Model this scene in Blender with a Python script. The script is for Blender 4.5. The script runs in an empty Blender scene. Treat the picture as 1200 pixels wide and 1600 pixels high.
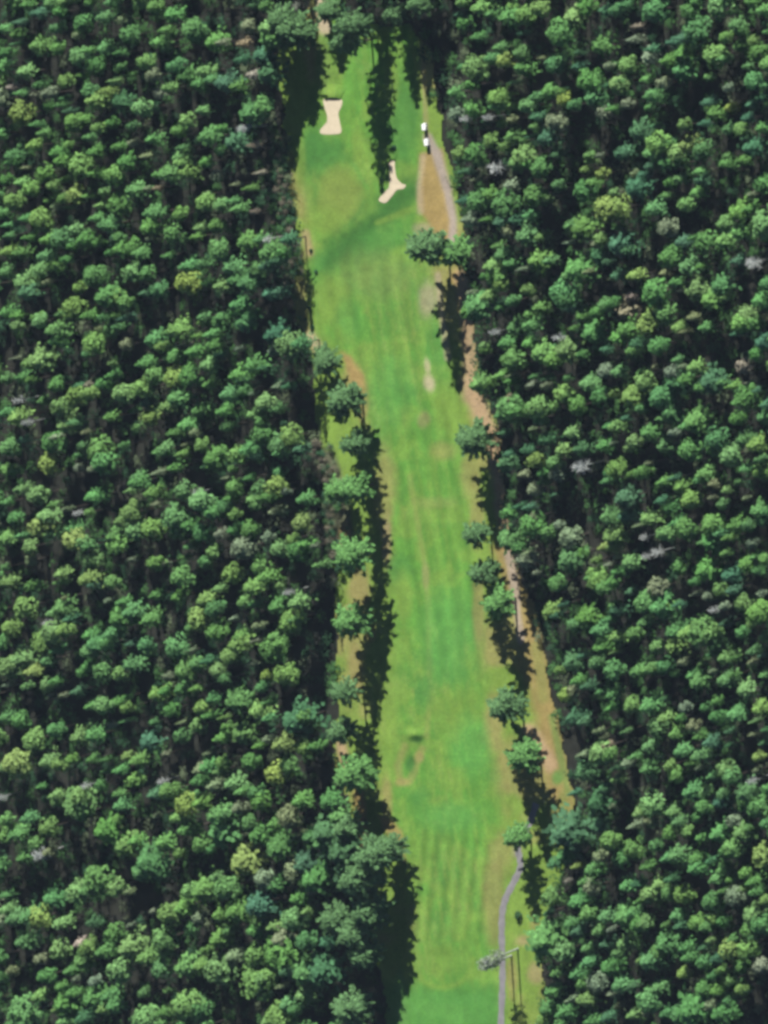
import bpy, math, random
import numpy as np

HAZE = 0.019                                    # optical depth between camera and ground
rng = np.random.default_rng(7)
random.seed(7)
sc = bpy.context.scene
COL = sc.collection

# ------------------------------------------------------------------ camera
# high oblique aerial view; 0.2 m of ground per photo pixel (photo 1200 x 1600)
THETA, PHI, DIST, MPP = math.radians(24.0), math.radians(15.0), 2500.0, 0.2
n_ = np.array([math.sin(THETA)*math.cos(PHI), math.sin(THETA)*math.sin(PHI), math.cos(THETA)])
up_ = np.array([0.0, 1.0, 0.0]); up_ = up_ - up_.dot(n_)*n_; up_ /= np.linalg.norm(up_)
rt_ = np.cross(up_, n_)
campos = n_*DIST
cam = bpy.data.cameras.new('camera'); camo = bpy.data.objects.new('camera', cam); COL.objects.link(camo)
from mathutils import Matrix, Vector
camo.matrix_world = Matrix(((rt_[0], up_[0], n_[0], campos[0]), (rt_[1], up_[1], n_[1], campos[1]),
                            (rt_[2], up_[2], n_[2], campos[2]), (0, 0, 0, 1)))
cam.sensor_fit = 'VERTICAL'; cam.angle = 2*math.atan(800*MPP/DIST)
cam.clip_start = 5; cam.clip_end = 9000
sc.camera = camo

def W(px, py, z=0.0):
    """photo pixel -> world point(s) on the plane at height z"""
    px = np.asarray(px, float); py = np.asarray(py, float); z = np.asarray(z, float)
    a = (px-600)*MPP; b = (800-py)*MPP
    d = a[..., None]*rt_ + b[..., None]*up_ - n_*DIST
    t = (z-campos[2])/d[..., 2]
    return campos + d*t[..., None]

def P(w):
    """world -> photo pixel"""
    v = w-campos
    dep = -(v@n_)
    return 600+(v@rt_)/dep*DIST/MPP, 800-(v@up_)/dep*DIST/MPP

# ------------------------------------------------------------------ sun and sky
SUN_EL = math.radians(33.5)
s_ = W(600+7.0, 800+100.0)-W(600.0, 800.0)           # ground direction in which shadows fall
s_ = s_/np.linalg.norm(s_)
sund = np.array([-s_[0]*math.cos(SUN_EL), -s_[1]*math.cos(SUN_EL), math.sin(SUN_EL)])   # towards the sun
sun = bpy.data.lights.new('sun', 'SUN'); sun.energy = 5.0; sun.angle = math.radians(0.53); sun.color = (1.0, 0.965, 0.90)
suno = bpy.data.objects.new('sun', sun); COL.objects.link(suno)
suno.rotation_euler = Vector(sund).to_track_quat('Z', 'Y').to_euler()
world = bpy.data.worlds.new('World'); sc.world = world; world.use_nodes = True
nt = world.node_tree; nt.nodes.clear()
sky = nt.nodes.new('ShaderNodeTexSky'); sky.sky_type = 'NISHITA'; sky.sun_disc = False
sky.air_density = 0.5; sky.dust_density = 0.0; sky.altitude = 1500; sky.sun_elevation = SUN_EL; sky.sun_rotation = math.atan2(sund[0], sund[1])
bg = nt.nodes.new('ShaderNodeBackground'); bg.inputs['Strength'].default_value = 0.05
wo = nt.nodes.new('ShaderNodeOutputWorld')
nt.links.new(sky.outputs[0], bg.inputs[0]); nt.links.new(bg.outputs[0], wo.inputs[0])
sc.view_settings.view_transform = 'Standard'; sc.view_settings.look = 'None'
sc.view_settings.gamma = 1.0; sc.view_settings.use_curve_mapping = False
sc.view_settings.exposure = 1.2
sc.cycles.pixel_filter_type = 'BLACKMAN_HARRIS'; sc.cycles.filter_width = 3.4
sc.cycles.volume_bounces = 0; sc.cycles.max_bounces = 4; sc.cycles.diffuse_bounces = 1; sc.cycles.transmission_bounces = 3

# ------------------------------------------------------------------ helpers
def mesh_np(name, V, F, mat, C=None, smooth=False):
    """mesh from numpy verts and same-size faces; C = per-vertex colour 'tint'"""
    V = np.asarray(V, np.float32); F = np.asarray(F, np.int32)
    me = bpy.data.meshes.new(name); k = F.shape[1]
    me.vertices.add(len(V)); me.vertices.foreach_set('co', V.ravel())
    me.loops.add(F.size); me.loops.foreach_set('vertex_index', F.ravel())
    me.polygons.add(len(F)); me.polygons.foreach_set('loop_start', np.arange(0, F.size, k, dtype=np.int32))
    if smooth: me.polygons.foreach_set('use_smooth', np.ones(len(F), bool))
    me.update(calc_edges=True)
    if C is not None:
        a = me.color_attributes.new('tint', 'FLOAT_COLOR', 'POINT')
        c4 = np.ones((len(V), 4), np.float32); c4[:, :3] = C
        a.data.foreach_set('color', c4.ravel())
    me.materials.append(mat)
    return me

def obj(name, me, parent=None, loc=None):
    o = bpy.data.objects.new(name, me); COL.objects.link(o)
    if parent is not None: o.parent = parent
    if loc is not None: o.location = loc
    return o

def tag(o, label, cat, group=None):
    o['label'] = label; o['category'] = cat
    if group: o['group'] = group

def vnoise(x, y, seed=0):
    xi = np.floor(x).astype(np.int64); yi = np.floor(y).astype(np.int64)
    fx = x-xi; fy = y-yi; fx = fx*fx*(3-2*fx); fy = fy*fy*(3-2*fy)
    def h(i, j):
        v = np.sin(i*127.1+j*311.7+seed*74.7)*43758.5453
        return v-np.floor(v)
    return (h(xi, yi)*(1-fx)+h(xi+1, yi)*fx)*(1-fy)+(h(xi, yi+1)*(1-fx)+h(xi+1, yi+1)*fx)*fy
def fbm(x, y, seed=0, o=4):
    r = 0; a = .5
    for k in range(o):
        r = r+a*vnoise(x*2**k, y*2**k, seed+k*13); a *= .5
    return r/(1-.5**o)
def sstep(a, b, x):
    t = np.clip((x-a)/(b-a), 0, 1); return t*t*(3-2*t)
def inpoly(x, y, poly):
    x = np.asarray(x); y = np.asarray(y); r = np.zeros(x.shape, bool); m = len(poly)
    for i in range(m):
        x0, y0 = poly[i]; x1, y1 = poly[(i+1) % m]
        if y0 == y1: continue
        c = ((y0 > y) != (y1 > y)) & (x < (x1-x0)*(y-y0)/(y1-y0)+x0)
        r ^= c
    return r
def polydist(x, y, pts, closed=True):
    d = np.full(np.shape(x), 1e9); m = len(pts)
    for i in range(m if closed else m-1):
        x0, y0 = pts[i]; x1, y1 = pts[(i+1) % m]
        dx, dy = x1-x0, y1-y0; L = dx*dx+dy*dy+1e-9
        t = np.clip(((x-x0)*dx+(y-y0)*dy)/L, 0, 1)
        d = np.minimum(d, np.hypot(x-x0-t*dx, y-y0-t*dy))
    return d
def sdist(x, y, poly):
    return np.where(inpoly(x, y, poly), -1, 1)*polydist(x, y, poly)
def smooth_path(pts, k=8, closed=False):
    p = [np.array(q, float) for q in pts]; out = []; m = len(p)
    for i in range(m if closed else m-1):
        if closed: a, b, c, d = p[i-1], p[i], p[(i+1) % m], p[(i+2) % m]
        else: a, b, c, d = p[max(i-1, 0)], p[i], p[i+1], p[min(i+2, m-1)]
        for j in range(k):
            t = j/k
            out.append(.5*((2*b)+(c-a)*t+(2*a-5*b+4*c-d)*t*t+(-a+3*b-3*c+d)*t**3))
    if not closed: out.append(p[-1])
    return np.array(out)

# ------------------------------------------------------------------ materials
def newmat(name):
    m = bpy.data.materials.new(name); m.use_nodes = True; t = m.node_tree; t.nodes.clear()
    out = t.nodes.new('ShaderNodeOutputMaterial'); return m, t, out
def simple(name, col, rough=.8, nscale=3.0, var=.25, spec=.2, metal=0.0):
    m, t, out = newmat(name)
    b = t.nodes.new('ShaderNodeBsdfPrincipled'); b.inputs['Roughness'].default_value = rough
    b.inputs['Specular IOR Level'].default_value = spec; b.inputs['Metallic'].default_value = metal
    tc = t.nodes.new('ShaderNodeTexCoord'); n = t.nodes.new('ShaderNodeTexNoise')
    n.inputs['Scale'].default_value = nscale; n.inputs['Detail'].default_value = 4
    r = t.nodes.new('ShaderNodeMapRange'); r.inputs[3].default_value = 1-var; r.inputs[4].default_value = 1+var
    mx = t.nodes.new('ShaderNodeVectorMath'); mx.operation = 'SCALE'; mx.inputs[0].default_value = col
    t.links.new(tc.outputs['Object'], n.inputs[0]); t.links.new(n.outputs[0], r.inputs[0])
    t.links.new(r.outputs[0], mx.inputs['Scale']); t.links.new(mx.outputs[0], b.inputs['Base Color'])
    t.links.new(b.outputs[0], out.inputs[0]); return m
def leafmat():
    m, t, out = newmat('foliage')
    at = t.nodes.new('ShaderNodeAttribute'); at.attribute_name = 'tint'
    oi = t.nodes.new('ShaderNodeObjectInfo')
    mx = t.nodes.new('ShaderNodeVectorMath'); mx.operation = 'MULTIPLY'
    t.links.new(at.outputs['Color'], mx.inputs[0]); t.links.new(oi.outputs['Color'], mx.inputs[1])
    d = t.nodes.new('ShaderNodeBsdfDiffuse'); tr = t.nodes.new('ShaderNodeBsdfTranslucent')
    ms = t.nodes.new('ShaderNodeMixShader'); ms.inputs[0].default_value = .10
    t.links.new(mx.outputs[0], d.inputs[0]); t.links.new(mx.outputs[0], tr.inputs[0])
    t.links.new(d.outputs[0], ms.inputs[1]); t.links.new(tr.outputs[0], ms.inputs[2])
    t.links.new(ms.outputs[0], out.inputs[0]); return m
def groundmat(name, bump=.3, nscale=1.3, var=.26):
    m, t, out = newmat(name)
    at = t.nodes.new('ShaderNodeAttribute'); at.attribute_name = 'tint'
    b = t.nodes.new('ShaderNodeBsdfPrincipled'); b.inputs['Roughness'].default_value = .95
    b.inputs['Specular IOR Level'].default_value = .1
    tc = t.nodes.new('ShaderNodeTexCoord'); n = t.nodes.new('ShaderNodeTexNoise')
    n.inputs['Scale'].default_value = nscale; n.inputs['Detail'].default_value = 6; n.inputs['Roughness'].default_value = .7
    r = t.nodes.new('ShaderNodeMapRange'); r.inputs[1].default_value = .25; r.inputs[2].default_value = .75
    r.inputs[3].default_value = 1-var; r.inputs[4].default_value = 1+var
    mx = t.nodes.new('ShaderNodeVectorMath'); mx.operation = 'SCALE'
    t.links.new(tc.outputs['Object'], n.inputs[0]); t.links.new(n.outputs[0], r.inputs[0])
    t.links.new(at.outputs['Color'], mx.inputs[0]); t.links.new(r.outputs[0], mx.inputs['Scale'])
    t.links.new(mx.outputs[0], b.inputs['Base Color'])
    bp = t.nodes.new('ShaderNodeBump'); bp.inputs['Strength'].default_value = bump; bp.inputs['Distance'].default_value = .3
    t.links.new(n.outputs[0], bp.inputs['Height']); t.links.new(bp.outputs[0], b.inputs['Normal'])
    t.links.new(b.outputs[0], out.inputs[0]); return m
M_LEAF = leafmat()
M_GRASS = groundmat('grass')
M_DIRT = groundmat('bare_earth', .3, 2.2, .2)
M_FLOOR = simple('forest_floor', (.019, .020, .016), .95, .35, .5, .05)
M_BARK = simple('bark', (.06, .05, .042), .95, 4, .3, .05)
M_DEAD = simple('weathered_wood', (.28, .30, .285), .9, 3, .2, .05)
M_SAND = simple('bunker_sand', (.42, .36, .26), .95, .6, .14, .05)
M_ASPH = simple('path_asphalt', (.155, .15, .155), .9, .5, .35, .1)
M_WHITE = simple('white_paint', (.66, .66, .65), .4, 2, .04, .5)
M_BLACK = simple('black_rubber', (.02, .02, .02), .8, 4, .2, .2)
M_SEAT = simple('dark_vinyl', (.05, .05, .055), .6, 4, .2, .3)
M_METAL = simple('grey_metal', (.4, .4, .41), .4, 4, .1, .5, .8)
M_GLASS, _t, _o = newmat('windscreen_glass')
_g = _t.nodes.new('ShaderNodeBsdfPrincipled'); _g.inputs['Base Color'].default_value = (.8, .85, .87, 1)
_g.inputs['Roughness'].default_value = .05; _g.inputs['Transmission Weight'].default_value = .9
_t.links.new(_g.outputs[0], _o.inputs[0])

# ------------------------------------------------------------------ the ground
CORR = [(490,-140),(490,0),(478,40),(434,70),(438,130),(447,190),(452,250),(461,330),(468,380),(461,430),(460,480),(474,530),(492,560),
        (495,640),(503,700),(512,760),(512,840),(524,900),(530,1000),(526,1100),(527,1190),(540,1230),(552,1300),(562,1400),
        (585,1480),(603,1540),(608,2100),(860,2100),(850,1600),(852,1540),(842,1480),(852,1430),(885,1330),(892,1270),(884,1180),
        (862,1090),(843,1010),(838,960),(818,915),(797,850),(784,750),(776,660),(748,600),(737,520),(726,420),(720,345),(711,300),
        (694,230),(676,150),(664,70),(640,45),(560,40),(522,10),(518,-140)]
FAIR = [(497,-20),(500,120),(470,210),(476,300),(486,370),(480,440),(500,520),(540,555),(575,610),(590,700),(605,800),(615,900),
        (618,1000),(612,1100),(605,1200),(612,1290),(640,1360),(648,1450),(645,1540),(640,2100),(775,2100),(775,1480),(790,1330),
        (775,1200),(760,1090),(752,980),(742,880),(738,780),(722,700),(705,600),(690,500),(672,420),(650,350),(655,250),(657,120),(650,-20)]
HOLLOW = (640., 1185.)
def relief(x, y):
    px, py = P(np.stack([x, y, np.zeros_like(x)], -1))
    z = .5*(fbm(x*.018+5, y*.018+9, 3, 3)-.5)+.14*(fbm(x*.09, y*.09, 8, 3)-.5)
    e = np.exp(-(((px-638)/13)**2+((py-1195)/26)**2)); z = z-.6*e
    e2 = np.exp(-(((px-650)/14)**2+((py-1147)/7)**2)); z = z+.6*e2
    return z
def zat(x, y): return float(relief(np.array([float(x)]), np.array([float(y)]))[0])

G = np.array((.084,.232,.036)); DG = np.array((.054,.168,.034)); YG = np.array((.142,.232,.041)); DRY = np.array((.235,.205,.075))
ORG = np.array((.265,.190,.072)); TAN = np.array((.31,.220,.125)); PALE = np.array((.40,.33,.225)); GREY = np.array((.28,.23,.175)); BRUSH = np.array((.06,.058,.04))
def field(px, py, x, y):
    n1 = fbm(x*.05, y*.05, 1, 4); n2 = fbm(x*.16, y*.16, 21, 4); n3 = fbm(x*.5, y*.5, 33, 3)
    wob = (n2-.5)*22
    def mix(C, col, m): return C*(1-m[:, None])+np.asarray(col)*m[:, None]
    C = np.tile(YG, (len(px), 1))
    C = mix(C, DRY, sstep(.48, .72, n1+.35*(n2-.5))*.75)
    f = sstep(14, -16, sdist(px, py, FAIR)+wob*.7)
    C = mix(C, G, f*.9)
    C = mix(C, YG, f*sstep(.46, .66, n2)*.55)
    C = mix(C, DG, f*sstep(.55, .75, n1)*.35)
    al = math.radians(-9); ua = px*math.cos(al)+py*math.sin(al); va = -px*math.sin(al)+py*math.cos(al)
    k1 = fbm(ua*.16, va*.012, 41, 3); k2 = fbm(ua*.42, va*.035, 47, 3)
    C = mix(C, YG*1.04, f*.35*sstep(.42, .68, k1)); C = mix(C, DRY*.95, f*.22*sstep(.55, .75, k2)*sstep(.4, .6, n1))
    C = C*(.88+.24*k2)[:, None]*(.92+.16*k1)[:, None]
    def blob(C, cx, cy, rx, ry, col, s, ang=0., soft=.5):
        a = math.radians(ang); dx = px-cx; dy = py-cy
        u = (dx*math.cos(a)+dy*math.sin(a))/rx; v = (-dx*math.sin(a)+dy*math.cos(a))/ry
        r = np.hypot(u, v)+(n2-.5)*.7+(n3-.5)*.3
        return mix(C, col, s*sstep(1+soft, 1-soft, r))
    def stroke(C, pts, w, col, s, soft=.6):
        d = polydist(px, py, pts, False)/w+(n2-.5)*.7+(n3-.5)*.4
        return mix(C, col, s*sstep(1+soft, 1-soft, d))
    def area(C, poly, col, s, soft=5., wv=.4):
        return mix(C, col, s*sstep(soft, -soft, sdist(px, py, poly)+wob*wv+(n3-.5)*5))
    # upper fairway and green
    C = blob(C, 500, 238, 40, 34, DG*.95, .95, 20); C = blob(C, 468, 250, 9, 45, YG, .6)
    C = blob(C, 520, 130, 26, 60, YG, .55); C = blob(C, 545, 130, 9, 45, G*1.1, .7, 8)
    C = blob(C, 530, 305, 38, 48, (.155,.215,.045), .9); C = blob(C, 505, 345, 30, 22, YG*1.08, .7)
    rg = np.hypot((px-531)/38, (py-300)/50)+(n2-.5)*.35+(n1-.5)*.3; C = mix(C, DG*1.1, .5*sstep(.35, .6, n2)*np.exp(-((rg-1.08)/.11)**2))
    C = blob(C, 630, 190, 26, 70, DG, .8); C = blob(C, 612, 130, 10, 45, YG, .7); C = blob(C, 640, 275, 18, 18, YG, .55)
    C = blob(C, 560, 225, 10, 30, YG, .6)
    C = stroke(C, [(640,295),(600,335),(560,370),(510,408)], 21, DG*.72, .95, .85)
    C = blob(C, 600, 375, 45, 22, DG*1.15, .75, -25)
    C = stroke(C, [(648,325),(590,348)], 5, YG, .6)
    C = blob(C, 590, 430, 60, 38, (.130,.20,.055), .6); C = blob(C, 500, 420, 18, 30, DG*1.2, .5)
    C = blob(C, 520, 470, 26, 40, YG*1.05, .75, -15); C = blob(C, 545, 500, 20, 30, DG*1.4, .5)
    C = stroke(C, [(478,365),(484,395)], 7, TAN, .65); C = stroke(C, [(470,440),(474,500),(490,545)], 8, DRY*1.1, .75)
    C = stroke(C, [(485,525),(500,550)], 8, PALE, .6)
    C = area(C, [(533,550),(548,556),(572,585),(577,640),(566,662),(556,640),(546,600)], ORG, .95, 5)
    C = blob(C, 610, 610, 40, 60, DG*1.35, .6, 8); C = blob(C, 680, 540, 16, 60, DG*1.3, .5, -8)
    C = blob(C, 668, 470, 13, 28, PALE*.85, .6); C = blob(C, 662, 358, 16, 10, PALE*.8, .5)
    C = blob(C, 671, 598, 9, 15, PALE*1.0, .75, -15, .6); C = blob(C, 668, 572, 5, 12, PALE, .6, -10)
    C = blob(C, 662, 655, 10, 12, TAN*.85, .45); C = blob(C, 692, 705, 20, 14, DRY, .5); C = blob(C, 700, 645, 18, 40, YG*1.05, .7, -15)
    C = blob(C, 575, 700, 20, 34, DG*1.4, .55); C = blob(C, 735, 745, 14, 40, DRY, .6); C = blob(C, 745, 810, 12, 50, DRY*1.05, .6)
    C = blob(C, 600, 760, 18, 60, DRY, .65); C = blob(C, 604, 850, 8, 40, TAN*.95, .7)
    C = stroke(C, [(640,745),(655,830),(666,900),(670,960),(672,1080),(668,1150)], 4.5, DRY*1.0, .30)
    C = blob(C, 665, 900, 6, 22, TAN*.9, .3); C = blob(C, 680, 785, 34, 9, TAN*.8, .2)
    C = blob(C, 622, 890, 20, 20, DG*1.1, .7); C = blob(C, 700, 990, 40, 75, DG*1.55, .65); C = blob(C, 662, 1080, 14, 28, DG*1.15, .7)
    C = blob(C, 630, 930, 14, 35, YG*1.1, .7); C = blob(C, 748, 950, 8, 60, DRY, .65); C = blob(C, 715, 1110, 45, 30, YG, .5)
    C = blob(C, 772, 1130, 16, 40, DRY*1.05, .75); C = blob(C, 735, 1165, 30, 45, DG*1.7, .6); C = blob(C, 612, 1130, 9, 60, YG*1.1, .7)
    # weedy hollow, with shade for its relief painted in dark green
    C = stroke(C, [(632,1165),(622,1195),(625,1222),(640,1222),(652,1190),(660,1170)], 6, DRY*1.0, .5)
    C = blob(C, 640, 1192, 8, 14, DG*.8, .9); C = blob(C, 651, 1154, 12, 6, DG*.55, .95); C = blob(C, 655, 1182, 8, 9, DRY*1.1, .7)
    C = blob(C, 628, 1222, 12, 6, DRY*1.1, .6); C = blob(C, 655, 1243, 16, 14, DG*1.2, .7); C = blob(C, 605, 1250, 8, 45, DRY, .7)
    C = area(C, [(592,1275),(615,1282),(630,1300),(634,1350),(624,1345),(612,1310)], ORG*1.05, .8, 5)
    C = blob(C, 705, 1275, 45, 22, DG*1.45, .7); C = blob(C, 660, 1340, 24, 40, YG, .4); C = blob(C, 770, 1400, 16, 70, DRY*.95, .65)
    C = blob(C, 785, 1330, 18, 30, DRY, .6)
    # mown stripes
    st = np.sin((px-700+(py-1400)*.11)/3.25)
    win = sstep(1270, 1330, py)*sstep(1500, 1440, py)*sstep(642, 656, px)*sstep(772, 752, px)
    C = C*(1+.16*st*win)[:, None]
    st2 = np.sin((px-600+(py-560)*-.16)/4.6+2*(n1-.5)); w2 = f*sstep(380, 430, py)*sstep(1080, 980, py)
    C = C*(1+.10*st2*w2)[:, None]
    # apron at the bottom
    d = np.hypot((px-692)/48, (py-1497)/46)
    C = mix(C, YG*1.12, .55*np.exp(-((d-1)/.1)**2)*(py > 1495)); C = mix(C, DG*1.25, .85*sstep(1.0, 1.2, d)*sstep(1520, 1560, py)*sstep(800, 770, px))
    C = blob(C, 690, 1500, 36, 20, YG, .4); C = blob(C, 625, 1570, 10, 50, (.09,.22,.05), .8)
    # dry strip and tracks on the right
    C = area(C, [(657,240),(690,232),(711,325),(714,372),(696,388),(684,372),(668,345),(653,320)], ORG*1.05, .95, 5)
    C = stroke(C, [(668,215),(682,240),(697,290),(708,345),(706,380)], 7, (.30,.255,.215), .95); C = stroke(C, [(661,245),(655,290),(657,330)], 4.5, PALE, .5, .95)
    C = stroke(C, [(655,20),(661,90),(664,160),(667,215)], 4, TAN, .4); C = blob(C, 713, 432, 10, 14, ORG*1.15, .95)
    C = stroke(C, [(684,430),(688,480),(700,560)], 5, PALE*.9, .6)
    C = stroke(C, [(722,430),(731,520),(737,590),(752,650),(768,690),(780,760),(795,860)], 11, TAN, .95); C = stroke(C, [(735,600),(752,645),(768,690)], 16, TAN*1.08, .9)
    C = blob(C, 752, 720, 10, 12, DRY, .7)
    C = stroke(C, [(790,860),(815,930),(835,1000),(850,1090),(868,1180),(882,1270)], 20, ORG*.95, .85)
    C = stroke(C, [(795,865),(803,910),(809,960),(814,1000)], 6.5, GREY*1.15, .9)
    C = stroke(C, [(838,1010),(846,1060),(850,1090)], 10, (.20,.205,.06), .8)
    C = stroke(C, [(826,1140),(845,1165),(860,1195)], 11, TAN*1.12, .9); C = stroke(C, [(862,1120),(876,1180),(888,1240)], 6, (.13,.20,.05), .8)
    C = blob(C, 872, 1215, 9, 12, (.09,.20,.045), .9); C = blob(C, 880, 1265, 10, 30, (.16,.20,.05), .8)
    C = blob(C, 808, 1330, 8, 10, GREY, .6)
    C = blob(C, 828, 1400, 22, 60, YG*1.08, .8); C = blob(C, 835, 1440, 8, 20, DRY, .6); C = blob(C, 818, 1470, 14, 9, TAN, .6); C = blob(C, 838, 1520, 12, 16, TAN, .6)
    C = blob(C, 830, 1575, 18, 30, YG*.95, .7); C = blob(C, 800, 1530, 9, 30, DRY, .7)
    # strip between the pines on the left
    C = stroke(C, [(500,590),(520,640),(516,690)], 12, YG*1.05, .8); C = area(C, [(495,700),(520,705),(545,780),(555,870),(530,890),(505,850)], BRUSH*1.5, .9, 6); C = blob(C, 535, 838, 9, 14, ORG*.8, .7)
    C = blob(C, 560, 920, 16, 34, DRY*1.02, .9); C = stroke(C, [(545,950),(572,960)], 6, TAN, .6); C = blob(C, 578, 985, 8, 20, ORG, .7)
    C = blob(C, 556, 1040, 12, 36, DRY*.9, .85); C = blob(C, 556, 1150, 10, 50, YG*1.05, .85); C = stroke(C, [(530,1140),(536,1180),(541,1200)], 7, TAN*1.1, .9)
    C = stroke(C, [(560,1240),(562,1275),(570,1330),(567,1355)], 8, ORG*1.1, .95); C = stroke(C, [(494,20),(500,40)], 12, TAN, .4)
    C = stroke(C, [(500,-60),(502,10),(508,45)], 9, PALE*1.05, .95)
    C = blob(C, 505, 100, 9, 40, (.12,.21,.045), .7)
    C = C*(.64+.32*n3)[:, None]*(.85+.3*n2)[:, None]
    return C

STEP = .55
gx = np.arange(-95, 100, STEP); gy = np.arange(-245, 215, STEP)
X, Y = np.meshgrid(gx, gy); PXg, PYg = P(np.stack([X, Y, np.zeros_like(X)], -1))
Zg = relief(X.ravel(), Y.ravel()).reshape(X.shape)
SDc = sdist(PXg.ravel(), PYg.ravel(), CORR).reshape(X.shape)+(fbm(X*.25, Y*.25, 5, 3)-.5)*18
SDf = sdist(PXg.ravel(), PYg.ravel(), FAIR).reshape(X.shape)
def sheet(name, keep, dz, mat, label=None):
    """lattice sheet over the cells in `keep`, dz above the relief, painted with the colours of field"""
    ny, nx = X.shape; idx = np.arange(ny*nx).reshape(ny, nx)
    cell = keep[:-1, :-1] & keep[1:, :-1] & keep[:-1, 1:] & keep[1:, 1:]
    q = np.stack([idx[:-1, :-1][cell], idx[:-1, 1:][cell], idx[1:, 1:][cell], idx[1:, :-1][cell]], 1)
    u, inv = np.unique(q, return_inverse=True); q = inv.reshape(q.shape)
    V = np.stack([X.ravel()[u], Y.ravel()[u], Zg.ravel()[u]+dz], 1)
    px, py = P(np.stack([V[:, 0], V[:, 1], 0*V[:, 0]], 1))
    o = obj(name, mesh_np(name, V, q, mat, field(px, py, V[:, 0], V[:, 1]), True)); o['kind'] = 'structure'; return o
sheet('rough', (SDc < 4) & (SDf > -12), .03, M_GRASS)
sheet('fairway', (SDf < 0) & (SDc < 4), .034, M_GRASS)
# forest floor to the horizon
gs = 6.0; hx = np.concatenate([[-4000, -1500, -600], np.arange(-300, 301, gs), [600, 1500, 4000]])
hy = np.concatenate([[-4000, -1500, -600], np.arange(-300, 301, gs), [600, 1500, 4000]])
HX, HY = np.meshgrid(hx, hy); idx = np.arange(HX.size).reshape(HX.shape)
q = np.stack([idx[:-1, :-1].ravel(), idx[:-1, 1:].ravel(), idx[1:, 1:].ravel(), idx[1:, :-1].ravel()], 1)
hpx, hpy = P(np.stack([HX.ravel(), HY.ravel(), HX.ravel()*0], 1)); hsd = sdist(hpx, hpy, CORR)
gnd = obj('ground', mesh_np('ground', np.stack([HX.ravel(), HY.ravel(), np.where(hsd < -12, -1.9, -.5+.12*fbm(HX.ravel()*.05, HY.ravel()*.05, 2, 2))], 1), q, M_FLOOR, None, True))
gnd['kind'] = 'structure'

def ribbon(name, pts, w, dz, mat):
    p = smooth_path(pts, 10); ww = W(p[:, 0], p[:, 1])[:, :2]
    t = np.gradient(ww, axis=0); t /= np.linalg.norm(t, axis=1)[:, None]; nn = np.stack([-t[:, 1], t[:, 0]], 1)
    K = 5; rows = []
    for i in range(len(ww)):
        wi = w*(1+.10*math.sin(i*.9)+.06*math.sin(i*2.3))
        for k in range(K):
            q = ww[i]+nn[i]*wi*(k/(K-1)-.5); rows.append((q[0], q[1], zat(*q)+dz-(.06 if k in (0, K-1) else 0)))
    F = [(i*K+k, i*K+k+1, (i+1)*K+k+1, (i+1)*K+k) for i in range(len(ww)-1) for k in range(K-1)]
    o = obj(name, mesh_np(name, rows, F, mat, None, True)); o['kind'] = 'structure'; return o
ribbon('cart_path', [(838,1255),(829,1283),(815,1308),(809,1325),(812,1340),(813,1356),(803,1378),(791,1402),(785,1425),(784,1460),(785,1500),(785,1540),(783,1600),(781,1680)], 2.1, .10, M_ASPH)

# sand bunkers: a sunken-looking sand bed with a turfed lip on the sun side
def bunker(outline, lip_pts, label, lip_h):
    p = smooth_path(outline, 5, True); ww = W(p[:, 0], p[:, 1])[:, :2]; c = ww.mean(0)
    root = bpy.data.objects.new('sand_bunker', None); COL.objects.link(root); z0 = zat(*c)
    root.location = (c[0], c[1], z0); tag(root, label, 'bunker', 'sand bunkers on the golf hole')
    V = []; F = []; m = len(ww)
    for r, dz in ((1.0, .05), (.85, .10), (.6, .04), (.3, .03), (.0, .03)):
        for q in ww:
            w = c+(q-c)*r; V.append((w[0]-c[0], w[1]-c[1], max(zat(*w)-z0, -.15)+dz+.04))
    for k in range(4):
        for i in range(m): F.append((k*m+i, k*m+(i+1) % m, (k+1)*m+(i+1) % m, (k+1)*m+i))
    obj('sand', mesh_np('sand', V, F, M_SAND, None, True), root)
    lp = smooth_path(lip_pts, 6); lw = W(lp[:, 0], lp[:, 1])[:, :2]
    t = np.gradient(lw, axis=0); t /= np.linalg.norm(t, axis=1)[:, None]; nn = np.stack([-t[:, 1], t[:, 0]], 1)
    if np.mean(((lw-c)*nn).sum(1)) < 0: nn = -nn
    V = []; prof = ((-.15, .0), (-.02, .85), (.3, 1.0), (1.5, .72), (3.0, .32), (4.6, -.03)); K = len(prof)
    for i, q in enumerate(lw):
        e = math.sin(math.pi*(i+.3)/(len(lw)-.4))**.6
        for a, b in prof:
            w = q+nn[i]*a; V.append((w[0]-c[0], w[1]-c[1], zat(*w)-z0+lip_h*b*e+.03))
    F = [(i*K+k, i*K+k+1, (i+1)*K+k+1, (i+1)*K+k) for i in range(len(lw)-1) for k in range(K-1)]
    Vn = np.array(V); cpx, cpy = P(np.stack([Vn[:, 0]+c[0], Vn[:, 1]+c[1], 0*Vn[:, 0]], 1)); cols = field(cpx, cpy, Vn[:, 0]+c[0], Vn[:, 1]+c[1])
    obj('turf_lip', mesh_np('turf_lip', Vn, F, M_GRASS, cols, True), root)
bunker([(506,155),(520,154),(534,156),(534,165),(529,177),(531,190),(533,207),(518,210),(502,209),(501,202),(510,193),(511,180),(507,168)],
       [(508,156),(513,153.5),(520,153),(527,153.5),(532,156)], 'hourglass-shaped pale sand bunker on the open grass beside the long shadow', .8)
bunker([(608,253),(616,251),(617,262),(620,278),(628,287),(634,289),(630,295),(620,297),(612,307),(602,317),(592,313),(597,305),(606,297),(609,283),(609,268)],
       [(606,275),(606,258),(611,250),(618,251)], 'boot-shaped pale sand bunker at the foot of the long dark shadow', .5)

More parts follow.
